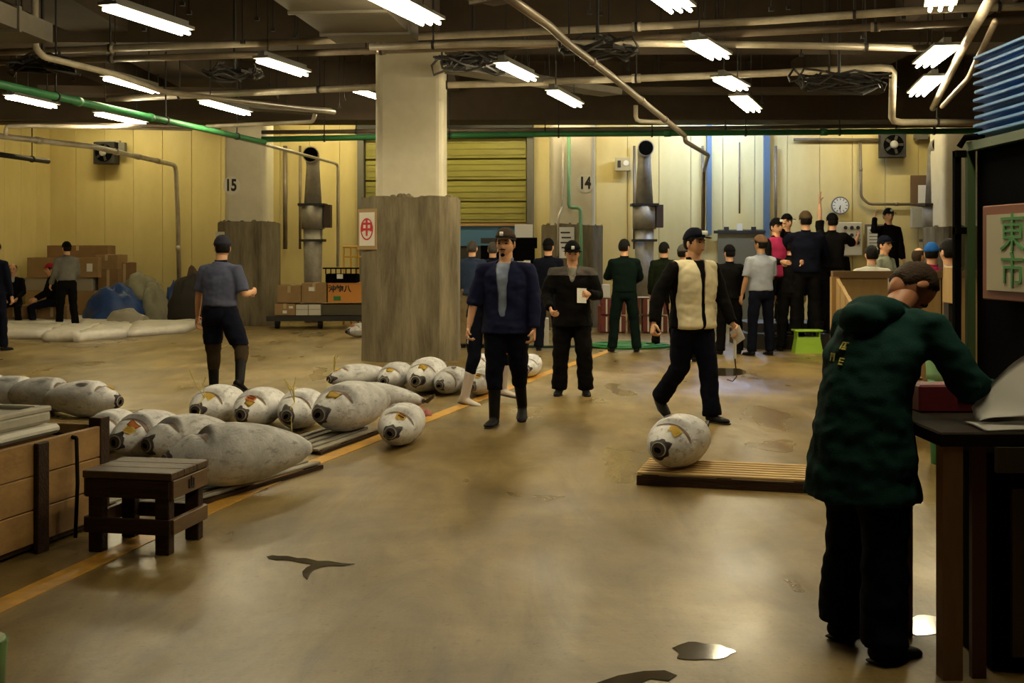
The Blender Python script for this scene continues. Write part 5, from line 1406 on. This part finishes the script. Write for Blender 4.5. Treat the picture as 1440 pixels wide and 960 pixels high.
# --- bending man behind the navy jacket
r_, hnd = person(676, 12.1, 62, 'man in white boots bending over the tunas behind the navy jacket man', H=1.68, lean=82, hp=10, build=1.05, arms=[{'to': (-.02, -.46, .36)}, {'to': (.02, -.30, .33)}],
    legs=[(34, 6, 44), (2, 12, 12)], top=c_drk, hem=.88, pants=c_drk, shoes='boot', shoec=mat('white_boot', (.62, .55, .50), .4), detail=1, short=True, collar=False)
# --- foreground man
def dummy(c, i): return False
rF, hnd = person(1212, 4.6, 126, 'man in dark green hooded jacket bending over the desk in the right foreground', H=1.60, lean=34, hp=44, hy=-14, build=1.24,
    arms=[{'to': (.20, -.46, .96), 'hint': (.4, .6, -.7)}, {'to': (-.30, -.46, .94), 'hint': (-.5, .4, -.8)}], legs=[(10, 4, 16), (-4, 6, 2)], top=c_teal, hem=.62, pants=c_drk, cap=None,
    hair='brown', bald=True, detail=2, wr=.013, bag=1.8, hood=c_teal, collar=c_teal, skin=mat('skin_deep', (.40, .17, .08), .5), grip=(.6, .8))
# yellow lettering on the back of the green jacket: two short rows of blocks following the back
for k, (row, col, ch_) in enumerate(((0, 0, '店'), (1, 0, 'M'), (1, 1, 'E'))):
    pass
# --- the others
def man(px, feet, rot, label, **k):
    Y = 2550/(feet-HOR); return person(px, Y, rot, label, **dict(dict(detail=0, wr=.009), **k))
man(664, 489, 168, 'man in steel blue jacket and khaki trousers seen from behind beside the middle pillar', top=c_steel, pants=c_kha, hair='grey', H=1.70, hem=.84, bag=1)
man(693, 487, 176, 'grey-haired man in dark navy jacket seen from behind, partly behind the navy jacket man', top=c_drk, pants=c_drk, hair='grey', H=1.68, bag=1)
man(771, 493, 172, 'man in dark jacket and black cap standing behind the note reader', top=c_drk, pants=c_drk, cap=c_blk, H=1.72, bag=1, hy=-10)
man(878, 495, 180, 'man in dark green overalls standing with legs apart by the green hose', top=c_grn, pants=c_grn, H=1.72, hem=.90, hy=-30, legs=[(0, 8, 0), (0, 8, 0)], arms=[(30, 14, 60, 30), (25, 14, 50, 30)], bag=.6, build=1.08)
man(934, 488, 176, 'man in olive jacket seen from behind, left of the cream vest man', top=c_olv, pants=c_blk, H=1.68, hy=-25, bag=.6, legs=[(0, 4, 0), (-5, 6, 8)])
man(962, 508, 165, 'dark dressed man mostly hidden behind the cream vest man', top=c_blk, pants=c_blk, cap=c_gcollar, H=1.62, bag=.5, hy=-50)
man(1026, 498, 185, 'man in black clothes and cap between the cream vest man and pale shirt man', top=c_blk, pants=c_blk, cap=c_blk, H=1.62, bag=1, hy=10)
r_, hnd = man(1070, 500, 198, 'man in pale grey-blue shirt and brown cap seen from behind', top=c_lgs, short=True, pants=c_drk, cap=cloth('tan_cap', (.16, .09, .05)), H=1.76, hem=.92, hy=20, arms=[(4, 10, 12, 4), (20, 12, 40, 10)], collar=True, build=1.08, skin=mat('skin_arm', (.42, .22, .11), .6))
note(hnd[1], 'white slip in the hand of the man in the pale grey-blue shirt', (.08, .05))
def pman(px, headtop, Y, rot, label, zs, **k):
    H = EYE+(HOR-headtop)/FPX*Y-zs+.02
    return person(px, Y, rot, label, **dict(dict(detail=1 if abs(rot) < 100 else 0, wr=.009, H=H, z0=zs), **k))
r_, hnd = pman(1091, 308, 18.4, 28, 'man in pink vest and black cap with silver badge on the platform', .24, top=c_blk, topfn=[('vest', lambda c, i: abs(c.x) < .15 and c.y > -.20 and c.z < i['O'].z+.52, c_pnk, .012)], pants=c_blk, cap=c_blk, capw=.06, arms=[(15, 10, 70, 20), (15, 10, 70, 20)])
pman(1106, 302, 19.3, 20, 'man in dark jacket and black cap behind the pink vest man', .38, top=c_blk, pants=c_blk, cap=c_blk, arms=[(10, 10, 30, 10), (60, 20, 110, 20)])
pman(1133, 298, 18.3, 182, 'broad man in navy jacket seen from behind on the platform, brown cap', .24, top=c_drk, pants=c_blk, cap=cloth('olive_cap', (.09, .06, .03)), build=1.2, bag=1, arms=[(40, 30, 120, 30), (30, 25, 100, 30)])
pman(1170, 301, 18.7, 150, 'man in black jacket and cap raising a bare arm beside the clock', .38, top=c_blk, pants=c_blk, cap=c_blk, bag=.5, short=True, arms=[(172, 4, 6, 4), (60, 20, 60, 20)], grip=(.1, .5), hy=30, build=1.1)
pman(1153, 318, 18.75, 185, 'man in black clothes crowded between the navy man and the raised arm man', .24, top=c_blk, pants=c_blk, hair='black', H=1.62, bag=1)
pman(1112, 336, 18.35, 170, 'short man in dark clothes in front of the platform behind the pale shirt man', 0, top=c_blk, pants=c_blk, cap=c_blk, bag=1)
pman(1182, 338, 19.0, 200, 'man in dark clothes stooping left of the plywood booth', 0.24, top=c_blk, pants=c_blk, hair='black', bag=1, lean=12)
pman(1249, 294, 21.0, 8, 'man in black jacket with a hand to his brow, highest of the far right group', .52, top=c_blk, pants=c_blk, cap=c_drk, capw=.04, arms=[(5, 8, 10, 4), (80, 40, 125, 55)], build=1.05)
pman(1226, 341, 14.5, 178, 'black-haired man in white shirt seen from behind at the plywood booth', 0, top=c_wht, pants=c_blk, short=True, collar=True, build=1.1, H=1.6)
pman(1243, 333, 17.0, 40, 'man in pale green shirt and dark cap behind the white shirt man', 0, top=c_lgrn, pants=c_blk, cap=c_drk, short=True)
pman(1291, 349, 15.5, 120, 'balding brown-haired man seen from the side above the near man head', 0, top=c_drk, pants=c_blk, hair='brown', bald=True)
pman(1311, 343, 13.5, 200, 'man in pink shirt and bright blue cap near the black cabinet', 0, top=c_pnk, pants=c_blk, cap=c_bcap, short=True, arms=[(5, 10, 20, 4), (25, 14, 50, 10)], hy=-40)
r_, hnd = pman(1336, 337, 10.9, 215, 'black-haired man in black jacket next to the cabinet edge', 0, top=c_blk, pants=c_blk, hair='black', collar=c_wht, arms=[(5, 10, 20, 4), (12, 30, 45, 5)], hy=-20, bag=.6)
# seated and standing men at the far left
Z = 24.4
person(19, Z, 12, 'bald man in dark cardigan and white collar seated on a carton at the far left', H=1.68, seat=.50, legs=[(78, 8, 80), (76, 10, 80)], arms=[(20, 10, 40, 30), (20, 10, 40, 30)], top=c_blk, pants=c_blk, bald=True, hair='grey', detail=1, topfn=[('shirt', lambda c, i: c.z > i['O'].z+.40 and c.y < -.02 and abs(c.x) < .04, c_wht, -.006)], collar=c_wht, lean=6)
person(74, Z, -62, 'man with red headgear seated on a carton behind the grey shirt man', H=1.66, seat=.50, legs=[(80, 8, 82), (76, 8, 82)], arms=[(20, 10, 40, 20), (20, 10, 40, 20)], top=c_blk, pants=c_drk, cap=c_red, detail=1, lean=4)
person(94, Z-.75, -140, 'man in grey shirt and black cap standing with his back to us before the cartons', H=1.72, top=c_grey, pants=c_blk, cap=c_blk, hem=.95, detail=0, arms=[(12, 10, 20, 6), (16, 12, 34, 16)], bag=.6, legs=[(6, 3, 4), (-6, 3, 6)], build=1.05)
person(-7, 18.5, 170, 'man in dark clothes cut off by the left edge of the picture', H=1.68, top=c_drk, pants=c_drk, detail=0)
for px, lab in ((19, 'carton under the seated bald man'), (72, 'carton under the seated man with red headgear')):
    p = V(((px-720)/FPX*Z, Z+.28, 0)); t = thing('cardboard_box', lab, 'box', p)
    MB().box((0, 0, .215), (.62, .5, .43), bev=.006).obj('body', m_card2, t); MB().box((0, -.253, .3), (.06, .005, .2)).obj('tape', m_tape, t)
# yellow lettering on the jacket of the near man: drop glyph points onto the jacket surface
jk = [c for c in rF.children if c.name.startswith('jacket')][0]
bpy.context.view_layer.update()
inv = jk.matrix_world.inverted()
from mathutils.bvhtree import BVHTree
bvh = BVHTree.FromPolygons([v.co for v in jk.data.vertices], [p.vertices[:] for p in jk.data.polygons])
m_yel = mat('yellow_lettering', (.55, .50, .08), .6)
camL = inv @ V((0, 0, 1.5))
def onjacket(px, py):
    d = (inv.to_3x3() @ P(px, py, 1.0).__sub__(V((0, 0, 1.5)))).normalized()
    h = bvh.ray_cast(camL, d)
    return h
def glyph(px, py, s_, st=((0, .4, .9, .22), (0, -.05, .9, .2), (0, -.5, .8, .22), (-.35, -.05, .22, 1.1))):
    h = onjacket(px, py)
    if h[0] is None: return
    # square mark with strokes, lying on the cloth
    n = h[1]; u = V((0, 0, 1)).cross(n).normalized(); v = n.cross(u)
    b = MB()
    for (x_, y_, w_, q_) in st:
        c = h[0]+u*x_*s_+v*y_*s_; hh = bvh.find_nearest(c)
        M = Matrix((u, v, n)).transposed().to_4x4()
        b.box(hh[0]+n*.004, (w_*s_, q_*s_, .004), M=M)
    b.obj('letter', m_yel, rF)
glyph(1188, 487, .028, ((0, .5, 1.1, .18), (-.45, 0, .2, 1.1), (.1, .1, .2, .7), (.15, -.5, .7, .2), (.15, -.2, .6, .18))); glyph(1172, 502, .026, ((-.4, 0, .22, 1.2), (0, .3, .22, .6), (.4, 0, .22, 1.2), (-.2, .45, .4, .2), (.2, .45, .4, .2))); glyph(1184, 508, .026)
